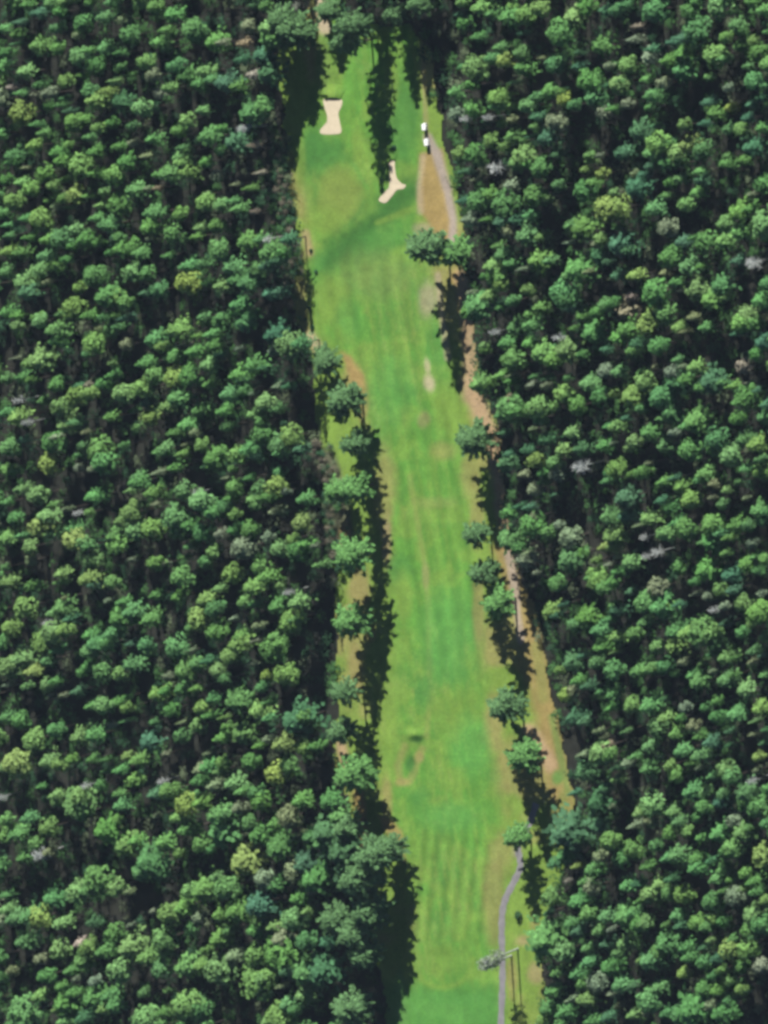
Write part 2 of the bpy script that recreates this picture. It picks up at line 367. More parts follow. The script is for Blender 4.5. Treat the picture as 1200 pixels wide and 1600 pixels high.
# ------------------------------------------------------------------ tree shapes
def leaves(cen, nor, size, r, spread=.7, axis=None, asp=.75):
    """irregular four-cornered leaf sprays at cen, facing nor (+ scatter)"""
    k = len(cen); nn = nor+r.normal(0, spread, (k, 3)); nn /= np.linalg.norm(nn, axis=1)[:, None]+1e-9
    a = np.cross(nn, r.normal(0, 1, (k, 3))) if axis is None else axis+r.normal(0, .35, (k, 3)); a = a-nn*(a*nn).sum(1)[:, None]; a /= np.linalg.norm(a, axis=1)[:, None]+1e-9
    b = np.cross(nn, a); s = np.asarray(size)[:, None]
    j = lambda: r.uniform(.65, 1.25, (k, 1))
    V = np.stack([cen+a*s*j(), cen+b*s*asp*j(), cen-a*s*j(), cen-b*s*asp*j()], 1).reshape(-1, 3)
    return V
def quads(k): return np.arange(k*4, dtype=np.int32).reshape(k, 4)
def shade(k, r, lo=.72, hi=1.28): return np.repeat(r.uniform(lo, hi, k), 4)

def broadleaf(seed, nl=11, per=62, H=20., R=3.0, zc=12.9, rz=6.1):
    r = np.random.default_rng(seed); cen = []; nor = []; size = []; col = []
    for i in range(nl):
        a = i*2.4+r.uniform(-.4, .4); t = (i+.5)/nl
        rr = R*.68*math.sqrt(t)*r.uniform(.75, 1.15); zz = zc+rz*(1-t*1.35)*r.uniform(.7, 1.0)
        c = np.array([math.cos(a)*rr, math.sin(a)*rr, zz]); lr = r.uniform(1.1, 1.8)*(R/3)
        d = r.normal(0, 1, (per, 3)); d[:, 2] = np.abs(d[:, 2])*.9-.35; d /= np.linalg.norm(d, axis=1)[:, None]
        cen.append(c+d*lr*np.array([1, 1, .8])*r.uniform(.7, 1.12, (per, 1))); nor.append(d+np.array([0, 0, .45]))
        size.append(r.uniform(.26, .55, per)); col.append(np.full(per, r.uniform(.9, 1.1)))
    cen = np.concatenate(cen); nor = np.concatenate(nor); size = np.concatenate(size); col = np.concatenate(col)
    return leaves(cen, nor, size, r, .42), np.repeat(col, 4)*shade(len(cen), r, .8, 1.2)
def conifer(seed, H=20., R=2.7, z0=5.5, tiers=12, br=9):
    r = np.random.default_rng(seed); cen = []; nor = []; size = []
    for k in range(tiers):
        t = k/(tiers-1); z = z0+(H-.3-z0)*(t**.85); rad = R*(1-t)**.8*r.uniform(.85, 1.12)+.22; off = r.uniform(0, 6.28)
        nb = max(3, int(br*(1-.45*t)))
        for b in range(nb):
            a = off+b*6.283/nb+r.uniform(-.25, .25); L = rad*r.uniform(.65, 1.2); m = 2+int(L*2.0)
            for j in range(m):
                u = (j+.7)/m; w = .30*L*(1.15-u)
                cen.append((math.cos(a)*L*u+r.normal(0, w*.5), math.sin(a)*L*u+r.normal(0, w*.5), z-.35*L*u*u+r.normal(0, .1)+.1))
                nor.append((math.cos(a)*.55, math.sin(a)*.55, 1.0)); size.append(r.uniform(.30, .55))
    cen = np.array(cen); nor = np.array(nor); size = np.array(size)
    return leaves(cen, nor, size, r, .4), shade(len(cen), r, .72, 1.28)
def pine(seed, H=24., R=4.6, z0=9.5, tiers=11):
    r = np.random.default_rng(seed); cen = []; nor = []; size = []; sticks = []; ax = []
    for k in range(tiers):
        t = k/(tiers-1); z = z0+(H-.8-z0)*t; rad = R*(math.sin(math.pi*(.25+.68*t))**.8)*(1.0-.40*t)
        nb = r.integers(7, 10); off = r.uniform(0, 6.28)
        for b in range(nb):
            a = off+b*6.283/nb+r.uniform(-.35, .35); L = rad*r.uniform(.62, 1.25); rise = r.uniform(-.05, .28)
            tip = np.array([math.cos(a)*L, math.sin(a)*L, z+rise*L]); sticks.append(((0, 0, z), tip))
            m = 6+int(L*8)
            for j in range(m):
                u = r.uniform(.12, 1.1)**.8; w = .22*L*(1.2-u)+.12
                cen.append((math.cos(a)*L*u+r.normal(0, w*.6), math.sin(a)*L*u+r.normal(0, w*.6), z+rise*L*u+r.normal(.08, .16)))
                nor.append((math.cos(a)*.4, math.sin(a)*.4, 1.0)); size.append(r.uniform(.32, .68)); ax.append((math.cos(a), math.sin(a), rise))
    cen = np.array(cen); nor = np.array(nor); size = np.array(size)
    return leaves(cen, nor, size, r, .45, np.array(ax), .5), shade(len(cen), r, .7, 1.3), sticks
def stick(V, F, a, b, r0, r1, k=5):
    a = np.array(a, float); b = np.array(b, float); d = b-a; L = np.linalg.norm(d); d /= L
    u = np.cross(d, (0.3, 0.2, 1.0) if abs(d[2]) < .9 else (1, .1, 0)); u /= np.linalg.norm(u); v = np.cross(d, u); o = len(V)
    for c, rr in ((a, r0), (b, r1)):
        for i in range(k):
            t = i*6.2832/k; V.append(tuple(c+(u*math.cos(t)+v*math.sin(t))*rr))
    for i in range(k): F.append((o+i, o+(i+1) % k, o+k+(i+1) % k, o+k+i))
def trunk_mesh(name, seed, H, r0, limbs, mat=None):
    r = random.Random(seed); V = []; F = []; zs = [-1.6, 1.0, H*.35, H*.6, H*.8, H*.97]; p = (0, 0, zs[0]); rr = r0*1.35
    for z in zs[1:]:
        q = (p[0]+r.uniform(-.12, .12), p[1]+r.uniform(-.12, .12), z); rn = r0*max(.12, 1-z/H*.95)
        stick(V, F, p, q, rr, rn, 7); p, rr = q, rn
    for a, b in limbs: stick(V, F, a, b, .10, .03, 4)
    return mesh_np(name, V, F, mat or M_BARK, None, True)

BL = [broadleaf(100+i, nl=[12, 10, 14, 9, 13, 11][i], rz=[6.1, 5.4, 6.6, 4.9, 6.3, 5.7][i]) for i in range(6)]
CF = [conifer(200+i, R=[2.7, 2.4, 3.0, 2.6, 2.9][i], z0=[9, 10, 8.5, 11, 9.5][i]) for i in range(5)]
PN = [pine(300+i, R=[4.6, 4.2, 5.0, 4.4][i], z0=[7.5, 9, 7, 9.5][i], tiers=[11, 10, 12, 9][i]) for i in range(4)]
def crown_me(name, VC): 
    V, c = VC[0], VC[1]; return mesh_np(name, V, quads(len(V)//4), M_LEAF, np.repeat(c[:, None], 3, 1))
BL_ME = [crown_me('broadleaf_crown', b) for b in BL]; CF_ME = [crown_me('conifer_crown', b) for b in CF]; PN_ME = [crown_me('pine_crown', b) for b in PN]
def blimbs(seed):
    r = random.Random(seed); return [((0, 0, 9+.7*i), (math.cos(i*2.1)*r.uniform(1.2, 2.3), math.sin(i*2.1)*r.uniform(1.2, 2.3), 12.5+.7*i)) for i in range(7)]
BT_ME = [trunk_mesh('broadleaf_trunk', i, 17., .24, blimbs(i)) for i in range(3)]
CT_ME = [trunk_mesh('conifer_trunk', 20+i, 19.5, .24, []) for i in range(2)]
PT_ME = [trunk_mesh('pine_trunk', 40+i, 23.5, .34, PN[i][2]) for i in range(4)]
def dead_parts(seed, H=20., dense=1.0, z0=.62):
    r = random.Random(seed); V = []; F = []
    n = int(26*dense)
    for i in range(n):
        z = H*(z0+(.98-z0)*i/n); a = i*2.4+r.uniform(-.4, .4); L = r.uniform(.7, 1.7)*(1.15-.6*i/n)
        b = (math.cos(a)*L, math.sin(a)*L, z+r.uniform(-.1, .9)*L*.7); stick(V, F, (0, 0, z), b, .13, .05, 4)
        for j in range(5):
            u = r.uniform(.4, 1); c = (b[0]*u, b[1]*u, z+(b[2]-z)*u); an = a+r.uniform(-1.3, 1.3); l2 = r.uniform(.4, 1.0)
            stick(V, F, c, (c[0]+math.cos(an)*l2, c[1]+math.sin(an)*l2, c[2]+r.uniform(-.2, .6)), .075, .035, 3)
    return mesh_np('dead_branches', V, F, M_DEAD), trunk_mesh('dead_trunk', seed+9, H, .27, [], M_DEAD)
DEAD = [dead_parts(500+i) for i in range(4)]

TINT = {'g': (.071,.172,.056), 'l': (.106,.206,.064), 'y': (.142,.218,.060), 'p': (.135,.180,.100), 'd': (.046,.115,.056), 'b': (.20,.185,.135), 'w': (.5,.5,.48)}

# ------------------------------------------------------------------ crowns seen in the photograph: x y colour+radius, per zoomed tile
TILES = [
(0,0,4.8,"90 20 l6;180 40 g5;370 30 g6;460 10 l5;650 25 g4;810 25 g5;1050 20 l6;1140 50 l6;260 100 d5;425 90 g5;115 170 d4;10 220 g5;120 260 g5;410 215 g5;600 180 g7;550 270 p4;760 135 g6;910 150 p5;940 265 g7;270 345 l7;410 360 g6;560 430 l7;640 380 g4;770 370 g7;880 400 g4;690 500 g7;600 565 g4;890 500 g4;940 565 g3;1070 470 l6;1120 570 p6;1170 320 g6;170 540 l6;465 610 l6;270 640 g4;75 655 b5;355 700 p5;830 610 l3;640 690 g6;770 690 y5;690 755 l7;890 770 d8;1180 700 p6;1040 810 l7;970 945 g4;115 860 y8;250 935 g4;340 800 g4;430 790 g4;500 835 d4;530 920 l7;620 900 g5;715 960 l5;820 925 g5;650 1030 g5;310 1000 g5;240 1095 l5;140 1100 g4;410 1150 g7;490 1090 l4;690 1140 g6;870 1100 g5;1130 1050 g6;985 1075 p4;70 1170 g6;1080 1170 p4;130 700 g4;230 715 w2;20 400 g5;100 330 g3;470 740 g4"),
(250,0,4.8,"80 110 g7;20 230 g5;20 360 g5;230 220 g8;260 270 g7;390 320 g8;450 320 p4;700 40 d5;770 50 g5;640 200 p6;790 210 l8;800 300 l5;750 420 d8;800 550 d9;100 500 g6;170 570 g7;50 660 l6;310 540 l7;270 630 g6;370 600 g6;460 620 d8;560 650 g6;300 830 l5;180 910 l6;120 980 g6;340 1030 g8;440 970 g4;430 1130 g5;540 1070 d8;630 960 w5;650 850 g9;750 800 g7;680 1090 b4;150 1110 g5;200 1130 g3;130 1190 l6;600 330 b5;900 80 b5;1000 60 b6;680 560 b5;590 450 d5;860 40 b4"),
(0,250,4.8,"70 15 g5;180 60 p3;440 10 g6;570 50 l8;620 30 l5;300 110 g7;20 150 g5;145 170 l5;200 220 l6;380 200 l5;470 150 g4;75 310 l7;340 310 l3;550 270 y7;640 270 g4;450 290 g5;410 350 p4;500 355 g3;690 105 g5;830 120 l7;760 240 l4;740 340 l4;870 330 g8;980 230 g7;1080 220 p3;920 20 g7;1180 110 g5;1160 215 b2;180 440 g5;280 450 l8;50 490 g4;50 570 g4;200 580 g5;700 440 g5;780 490 g7;550 520 l6;430 590 g8;340 600 g6;620 600 g6;720 620 g5;520 650 g4;870 585 g5;1120 400 g7;1100 510 g8;1100 590 p3;900 670 g8;1030 700 g6;800 700 g4;850 760 g3;40 690 l6;130 700 g6;320 720 g6;270 830 l6;390 790 l7;480 750 g4;160 920 l9;180 1000 d7;30 840 g6;330 920 p3;680 870 g8;570 960 l5;970 850 l7;1080 860 g6;770 1030 g9;850 1030 l6;920 1070 l6;520 1120 l8;440 1160 g4;640 1170 g5;860 1165 g5;760 1180 g5;30 1150 g6;100 1170 g5;265 1185 l5;1170 980 g6;1080 1000 d5;920 1190 d4"),
(250,250,4.8,"140 20 l6;180 90 l7;40 110 g7;320 20 g5;400 120 p5;550 185 p3;650 215 g4;330 260 w3;310 320 l7;440 340 l6;520 310 g4;560 370 g5;130 410 l6;60 560 g7;290 510 l5;250 580 g4;400 490 g6;630 620 g8;730 600 g5;810 590 w4;850 600 b3;420 680 g8;40 720 g4;310 780 g6;180 800 g6;520 810 g8;800 700 g8;900 700 g5;860 760 d5;720 830 g7;780 800 d6;180 930 y8;250 890 l5;340 920 g5;440 950 l6;550 900 g7;630 930 g8;800 1010 d6;880 990 d5;570 1090 g7;570 1140 g6;640 1180 g5;440 1180 g5;310 1180 g5;930 180 b5;960 260 b5;960 450 b6;1000 500 b5;1010 880 b4;960 350 b5;690 390 b3;720 100 b3;940 600 d6;960 680 b5"),
(0,500,4.8,"105 50 l5;270 15 l6;390 80 l7;410 160 g6;670 180 l8;630 260 g4;820 70 g7;870 50 g5;720 70 p2;1130 150 g7;1180 210 l5;930 190 p5;270 300 l9;190 330 l5;350 280 g4;100 290 p3;30 440 g5;150 430 g6;220 450 g4;820 330 l3;1060 330 g6;1140 420 l7;820 420 g5;410 490 g6;570 500 d4;650 490 b4;530 570 l7;640 560 l6;750 480 g6;900 560 l7;1040 520 l7;140 600 w4;310 610 g5;430 660 l7;20 700 g5;110 740 l8;210 765 w4;1090 620 d6;990 680 g4;1100 730 y7;1000 810 l5;810 730 g5;480 790 l8;540 770 g5;625 845 w2;380 930 g8;400 880 p4;50 960 g7;160 910 d5;600 950 g5;730 990 l9;740 1080 g8;680 1120 p4;570 1110 p4;900 950 g4;350 1080 y8;40 1130 l6;110 1130 g4;1180 990 g5;1160 1150 p4;1010 1180 g5;590 1010 g5"),
(250,500,4.8,"110 80 l8;40 100 g5;310 20 g5;420 15 g6;610 20 g8;270 120 g4;360 110 g5;20 200 l4;235 240 g6;380 190 g7;90 280 g6;430 260 d5;140 190 p3;570 220 p3;830 120 d8;940 200 l9;850 230 p5;1030 180 g6;340 340 l7;80 440 y8;190 430 g8;350 490 g5;680 350 g8;760 360 d4;560 420 g7;600 450 d5;500 560 g7;600 540 g5;680 555 w3;870 500 p4;940 500 d4;770 620 l7;850 670 g5;690 710 l6;740 770 g5;740 860 g8;110 590 g8;30 650 l6;280 680 g7;460 690 g6;480 800 g5;180 790 g7;80 850 g5;240 850 p5;190 935 w3;290 950 l6;20 970 l6;140 1010 l4;960 880 l8;860 940 l8;880 1000 g6;1030 970 d6;390 1050 g9;440 1000 g5;560 1020 l7;640 980 g7;700 1020 d6;520 1120 l4;90 1110 g5;490 1185 p4;870 1150 g5;650 1190 g4;340 1100 d5"),
(0,750,4.8,"140 70 l6;250 120 l7;30 170 g5;380 190 g4;90 300 g6;330 270 l8;280 360 y8;370 400 g6;490 220 w2;590 245 w4;640 250 l4;680 130 g7;1010 20 g7;960 85 l4;1120 100 l6;1160 180 p4;970 250 l8;890 310 l6;990 380 l8;1120 370 l8;840 430 g7;840 500 l7;530 370 g6;520 460 y8;600 470 l5;640 500 g5;200 510 l6;210 610 p5;30 440 g7;140 420 g4;20 660 g4;1140 630 l6;670 610 l7;440 710 l6;430 770 l4;640 750 y8;690 790 d5;820 770 l6;980 600 p3;210 800 g5;30 770 l6;150 960 l8;470 890 p2;790 910 w3;1150 870 g5;440 970 g8;380 1000 l5;900 920 g5;360 1070 w4;880 1040 g9;960 1000 g7;1110 1050 g7;60 1120 l7;370 1150 l9;460 1130 l6;650 1170 g6;810 1160 g6;500 1050 d6"),
(250,750,4.8,"140 95 l7;280 90 w4;280 160 l8;530 60 l7;510 140 g5;720 70 g6;840 55 y7;690 160 l7;780 130 g6;920 90 p4;850 240 p5;1060 150 g6;80 290 g9;200 340 g7;120 390 g7;380 240 g8;460 200 g6;300 400 g8;530 270 l5;540 380 g6;650 380 g7;430 410 p5;590 520 p8;1030 330 y7;780 440 p5;970 450 l5;880 520 l7;1000 530 g8;1080 480 g6;1140 500 w2;210 500 g5;170 580 g4;380 540 l6;320 620 g6;20 630 w3;130 740 g8;120 880 g6;510 710 l7;710 660 g6;780 730 g7;680 810 l8;880 800 l4;420 820 l5;960 840 w4;320 910 l7;380 970 g7;260 1050 y8;210 1110 g4;610 920 l6;700 930 g5;860 950 g8;1010 920 l7;960 1080 l8;1000 1050 g5;720 1100 p4;410 1140 g8;350 1160 l3;590 1170 l6;550 1040 p4;1180 640 l4;850 1180 g5"),
(0,1000,4.8,"310 20 l9;410 80 g5;700 40 g9;640 90 g6;790 30 g6;1080 40 g6;1100 100 l4;970 30 d4;40 210 l8;130 150 l8;220 240 y6;340 160 g6;330 340 l6;400 310 g5;180 350 l4;40 340 p3;370 420 p3;460 420 p3;650 200 g6;740 240 g8;590 250 g5;970 190 g8;870 260 l6;560 390 d5;1160 410 l7;750 500 l7;670 500 g5;840 480 g5;920 520 l5;930 610 g3;940 430 g3;820 640 p4;20 590 g6;130 610 g7;390 680 g6;220 760 l8;570 730 l7;690 720 g8;1100 770 d8;1140 620 g4;90 940 y9;20 960 l6;340 920 l7;430 940 l6;520 900 g5;680 900 g5;770 900 g4;940 880 y5;1010 910 l6;790 980 g4;880 980 g5;640 1090 w4;730 1090 g5;300 1100 g4;400 1170 l5;570 1180 l7;990 1060 l6;870 1160 g5;1150 1160 d6;10 1180 w4"),
(250,1000,4.8,"90 70 g8;210 85 p3;570 40 l8;500 120 l7;820 80 g9;880 30 g5;700 10 p3;170 240 g9;250 190 g6;150 370 g7;250 370 g4;340 160 d5;410 240 l7;460 300 g5;780 270 y5;740 360 g5;920 270 l8;660 190 p4;20 390 g5;40 280 p4;380 450 g6;550 470 g9;650 470 g5;720 540 l8;790 470 g4;800 590 g5;60 530 g6;290 520 l6;350 570 g5;460 585 l3;250 650 l6;150 620 p3;140 730 g6;600 700 l9;440 740 g6;470 660 g4;1000 610 d11;1050 590 g6;790 750 p4;720 800 g4;890 790 y7;1050 810 l7;1140 800 g6;660 920 g7;940 950 l7;830 1020 y8;440 920 l5;340 960 g7;280 980 p6;430 990 l5;270 1060 g6;390 1095 p6;530 1080 l7;590 1140 g5;20 1060 w4;40 1140 g7;240 1190 g6;690 1160 g6;1050 1190 g5;740 1110 g3;20 860 p3;350 850 p4"),
(0,1250,4.0,"470 30 l9;340 10 l5;530 80 l4;740 40 g5;20 130 l5;160 120 g5;280 180 l6;20 230 l6;90 220 g6;200 280 l5;140 360 g6;250 340 w5;290 330 p4;640 200 g8;720 130 g4;770 290 l8;830 260 g5;1140 40 y7;1100 110 l6;1150 190 g6;1010 270 g6;970 100 p2;1100 345 l4;910 400 g9;870 450 g7;990 470 d6;580 500 l8;470 590 l7;530 570 g6;700 560 l6;795 580 p3;310 620 g7;20 600 g4;20 690 l5;220 750 y7;70 750 g6;160 740 g6;360 780 l5;1040 720 l7;1130 680 l6;950 700 w3;1160 580 l5;1170 810 g5;570 770 d5;690 840 g6;800 790 p2;490 900 b5;350 940 l6;540 930 l6;630 950 g6;790 930 l8;1000 880 g7;890 990 l6;1010 960 l5;130 890 g6;510 1010 g7;430 1070 g5;720 1080 l7;980 1070 g6;1140 1050 g7;230 1000 p4;50 1075 p4;270 1110 g5;370 1170 g4;570 1140 p4;230 1235 l5;390 1280 g8;440 1210 g5;330 1320 l3;570 1250 g8;660 1230 g5;640 1310 l6;700 1290 g6;120 1340 g9;880 1210 l4;1035 1195 l3;1140 1300 l8;1000 1340 g5;890 1380 l8;510 1370 d6;390 1390 g6;470 1120 p3"),
(300,1250,3.4286,"30 20 g5;350 20 g5;570 10 g5;730 10 g6;120 85 g6;180 80 g4;240 45 p4;140 180 g8;30 250 g5;90 270 g3;290 130 g5;350 190 g6;500 100 p6;430 130 g4;450 260 g7;260 340 y8;700 180 d8;780 90 g6;560 195 p3;630 200 g6;690 230 g6;800 150 p3;790 290 d8;590 350 d7;530 390 p6;640 430 g8;820 410 d8;360 430 p5;430 460 g5;110 420 l3;40 490 l7;170 485 l6;560 530 g5;640 490 p4;610 600 l4;530 650 l6;340 570 d7;230 600 g7;350 630 l6;140 620 g5;20 640 p4;330 700 g6;430 680 l5;470 750 p7;590 760 g5;130 750 g6;190 700 g4;710 770 d5;60 810 l3;210 840 p5;320 840 l6;450 830 g8;30 890 l5;130 920 l7;590 930 g8;680 920 d8;500 920 d5;330 980 l8;370 960 l5;590 1050 l6;500 1100 g5;530 1130 g4;450 1170 l7;30 1130 g5;20 1070 g4;470 1000 p3;400 1190 l4"),
(700,0,4.8,"100 20 l5;220 60 l7;310 110 g6;430 130 g8;460 60 l5;560 120 l7;660 70 l6;80 110 d4;90 180 g6;85 240 p2;200 280 g5;540 250 d3;810 250 g9;850 290 g6;920 130 l8;1010 60 g7;1170 80 d6;1130 350 g8;370 360 g5;310 440 g6;180 510 l9;90 510 g4;400 460 y6;530 400 l6;540 510 g7;780 490 g7;840 440 g5;700 435 p3;960 500 d5;970 395 d4;1020 620 g8;1100 610 g6;1080 730 g8;1180 500 p4;480 620 d3;150 640 g5;350 740 l8;340 800 g5;30 700 g6;170 820 g7;40 860 p6;130 890 w4;300 880 w4;380 930 g4;460 900 p4;580 800 l6;640 730 g5;750 690 g6;850 750 y6;840 690 l4;920 790 g5;1140 850 p6;790 920 p7;650 880 d5;640 950 g5;720 1040 d7;600 1030 d3;460 1030 g6;410 1100 l5;300 1060 l6;540 1060 g3;170 1150 g7;60 1160 l6;540 1180 l8;600 1160 p4;800 1160 d5;1040 1170 l4;1120 1170 w3;1190 640 d4"),
(950,0,4.8,"40 80 g6;100 40 g5;330 70 g9;590 80 g7;640 20 g4;800 50 l8;870 20 g5;910 90 g4;1060 10 g6;1150 80 g6;190 200 b3;170 300 p4;640 230 g9;560 290 d6;470 320 d5;300 430 p7;310 370 d5;540 400 g8;430 460 g6;530 530 g8;780 420 l8;850 440 g5;650 445 d3;940 190 g6;860 280 l5;980 240 g5;970 350 g6;1070 310 l5;1100 390 g7;1180 490 l7;1190 240 g4;20 490 g5;130 490 l7;60 640 l7;90 610 g5;270 600 g5;390 630 p5;310 720 g6;290 810 g4;120 780 p5;740 580 g4;1030 500 g4;1070 610 g7;1180 640 g5;880 660 p4;900 810 y5;730 770 d5;780 850 g7;700 930 d4;1140 730 d5;1060 790 d5;1030 890 d5;890 970 g6;980 970 l6;1140 960 g6;1020 1040 d4;220 990 d9;330 950 d4;340 1080 l8;410 1080 g6;310 1150 g7;460 1060 d4;550 940 l5;570 1090 y6;500 1160 l7;690 1120 g7;90 1150 d7;1060 1110 d7;880 1180 g4;220 1100 d5;10 820 g4"),
(700,250,4.8,"220 20 g5;360 55 w6;500 25 l7;600 30 g6;680 60 g7;650 110 g4;110 90 d4;190 150 p3;450 190 p5;640 200 l3;800 195 g5;1010 80 y4;1130 110 y5;1050 10 l4;1010 230 g8;1070 170 g6;200 310 g8;290 260 g6;90 310 d4;400 340 g9;630 270 g8;730 290 l4;140 450 p6;270 450 g4;380 470 d6;490 450 d6;590 420 g5;430 540 p6;560 570 g8;680 580 l5;990 520 g9;900 500 g6;1160 380 y9;890 620 p3;1130 600 l6;1100 630 p4;1120 720 d8;1190 760 d5;350 650 g4;390 720 g7;450 780 g6;310 800 l7;340 880 l7;380 940 l5;250 880 g4;650 760 l8;740 760 g5;540 820 p3;940 830 g9;1040 840 p3;890 870 g6;840 1010 g9;880 1060 g7;580 980 l5;460 1060 g5;670 1110 l6;600 1160 g5;200 1100 g10;280 1030 l5;130 1140 g6;380 1110 g4;1160 1090 g6;1000 1170 g7;1090 1150 g5;910 1110 d6;150 1000 p3"),
(950,250,4.8,"420 20 g7;520 30 g5;870 30 g6;1000 5 g5;300 50 d5;200 210 d9;180 110 p4;260 110 d4;20 250 l4;40 370 y8;30 400 y6;520 140 l6;440 170 g5;670 90 g5;680 150 d6;650 250 g6;410 270 g4;560 340 l6;330 370 g7;60 510 g4;420 510 p7;60 640 d9;130 680 d5;1150 190 g7;1060 260 w3;960 400 g8;1040 370 g5;860 480 l6;980 540 g8;1140 490 l9;850 610 l7;700 620 g8;610 590 g3;540 620 d6;450 730 g8;590 800 g8;680 800 g4;1090 770 w6;950 760 d5;180 870 y6;60 870 d6;20 895 p3;330 1000 g9;150 1030 b4;120 1140 b8;490 920 g5;640 970 l8;750 1050 l8;830 950 g8;870 1030 l5;540 980 p3;1180 930 g6;1120 1060 g7;1030 1170 l8;400 1150 l8;300 1170 y6;20 1080 g5;410 850 p4;630 1180 p5"),
(700,500,4.8,"490 60 g7;600 40 g6;350 90 w4;410 180 g6;590 180 g6;830 130 w4;1070 100 g9;930 70 g4;250 200 l4;260 230 g4;460 300 g8;420 300 l4;680 250 l8;740 210 g3;870 230 l9;760 300 g7;990 260 g5;1170 220 d5;1150 390 p6;380 420 l5;460 420 w3;450 460 g4;210 490 l8;280 480 g5;610 490 p4;630 430 g3;710 500 p4;880 440 g4;840 560 l7;890 560 g4;730 440 d4;1030 480 g7;1060 520 g4;1110 580 g7;440 590 b4;430 670 g9;380 720 g5;490 690 g6;650 670 l8;760 650 l5;680 740 g6;950 650 g7;610 825 w3;720 900 d7;910 850 l6;840 980 l6;780 1070 l6;630 1060 y6;660 1090 g5;570 980 d5;1000 1100 w7;1150 950 g6;980 970 d6;410 1080 d7;440 1010 d5;550 1160 p4;700 1150 g6;790 1160 p6;1190 800 g4;1190 1150 g5;400 850 d4"),
(950,500,4.8,"260 50 y7;120 80 g8;60 130 g7;200 180 d6;170 230 g6;350 200 g7;510 60 l6;710 60 g5;550 90 p3;980 30 l7;1080 30 g6;950 105 d4;1150 170 d7;1090 260 g6;1190 120 d4;500 300 g4;350 350 w2;630 360 l6;540 355 p2;460 400 p6;480 470 g9;560 450 g6;750 470 d9;680 510 g6;840 470 g5;910 500 l4;1000 350 b6;1010 270 p4;1050 470 w3;1030 580 g9;960 620 g5;1110 530 d4;250 470 l7;160 580 l9;370 580 g8;60 390 g6;240 400 g5;20 560 l5;240 660 g5;450 700 g8;390 740 g5;40 800 l6;120 740 d4;640 770 g9;560 800 g5;290 850 g7;950 740 g6;1160 730 g7;1170 640 d5;170 920 l6;140 970 l4;410 950 g7;590 980 g8;650 1000 d4;790 900 g8;770 980 g6;900 1020 l8;1010 900 g8;1090 940 l7;40 1130 l7;240 1150 g6;290 1080 p3;700 1160 l7;1020 1120 g5;1120 1150 l6;1130 1050 g4;480 850 p4;160 1160 g4;480 1190 d4;20 930 p3"),
(750,750,5.217,"430 80 p6;500 20 g5;1020 10 g5;1150 150 d8;210 280 g6;290 220 d4;370 230 d4;410 310 p5;390 390 g9;220 500 g10;280 560 g5;540 430 g6;620 375 p5;710 480 p9;700 660 g10;800 600 g6;340 650 p8;370 600 w3;600 850 g7;1030 310 g8;1150 320 g6;1060 460 l8;1000 550 y6;930 660 l4;1040 690 w4;1100 630 w3;1190 680 l5;550 1080 l7;600 1110 d4;660 1020 d3;930 820 l9;1000 880 g8;1070 1060 g7;850 1130 g10;740 1190 g6;940 1230 g7;1030 1140 g5;1100 1270 l6;880 800 g5;600 120 d3;440 760 p3"),
(950,750,4.8,"110 140 d9;530 60 l7;400 20 g5;780 30 p5;880 80 l5;960 20 g4;660 5 g4;380 160 d5;600 150 l7;450 210 g6;840 190 g5;760 140 p3;1020 140 w2;1110 230 g7;1160 250 g5;1130 310 g5;290 290 l7;120 270 d7;210 345 w3;270 430 w4;290 570 w4;370 540 w5;440 560 w3;30 420 l7;20 500 y5;560 370 g8;490 330 g5;410 410 l6;760 340 g8;770 470 g9;830 400 g6;690 470 g4;930 350 g6;1030 350 g5;880 440 l4;870 550 l4;1060 480 p5;1020 640 g7;1160 600 l5;1110 680 g6;1090 580 g5;500 660 g6;720 680 g9;630 770 g4;900 720 d7;820 830 l6;740 870 p5;640 860 p3;920 830 d5;1130 860 p4;340 820 p7;150 620 l7;60 690 g6;20 770 g5;160 840 d5;50 980 d7;250 930 g8;370 960 g9;430 940 l5;510 940 d4;800 970 w4;860 950 p4;990 940 l7;1110 1010 g8;1060 1080 l5;980 1150 g5;260 1070 g6;480 1140 g8;560 1160 l6;670 1150 l9;760 1150 l6;180 1160 g6;50 1180 l6;860 1080 d4;1160 1180 g5"),
(800,1000,6.0,"810 70 g8;530 220 d9;410 290 l5;760 220 g7;640 150 d5;920 300 g9;1150 300 g8;590 390 g7;470 530 y7;550 480 p7;680 440 d6;930 520 g7;820 490 g5;910 640 g6;1110 620 l8;560 740 d9;650 770 d6;970 790 l5;790 860 w4;850 915 w3;1050 860 l3;880 1000 b5;800 1080 l10;640 1080 p5;880 1090 g7;1060 1160 p6;1120 1100 g5;650 1250 d9;960 1310 l6;840 1400 d7;560 1440 d5;940 120 l3;960 1200 d5"),
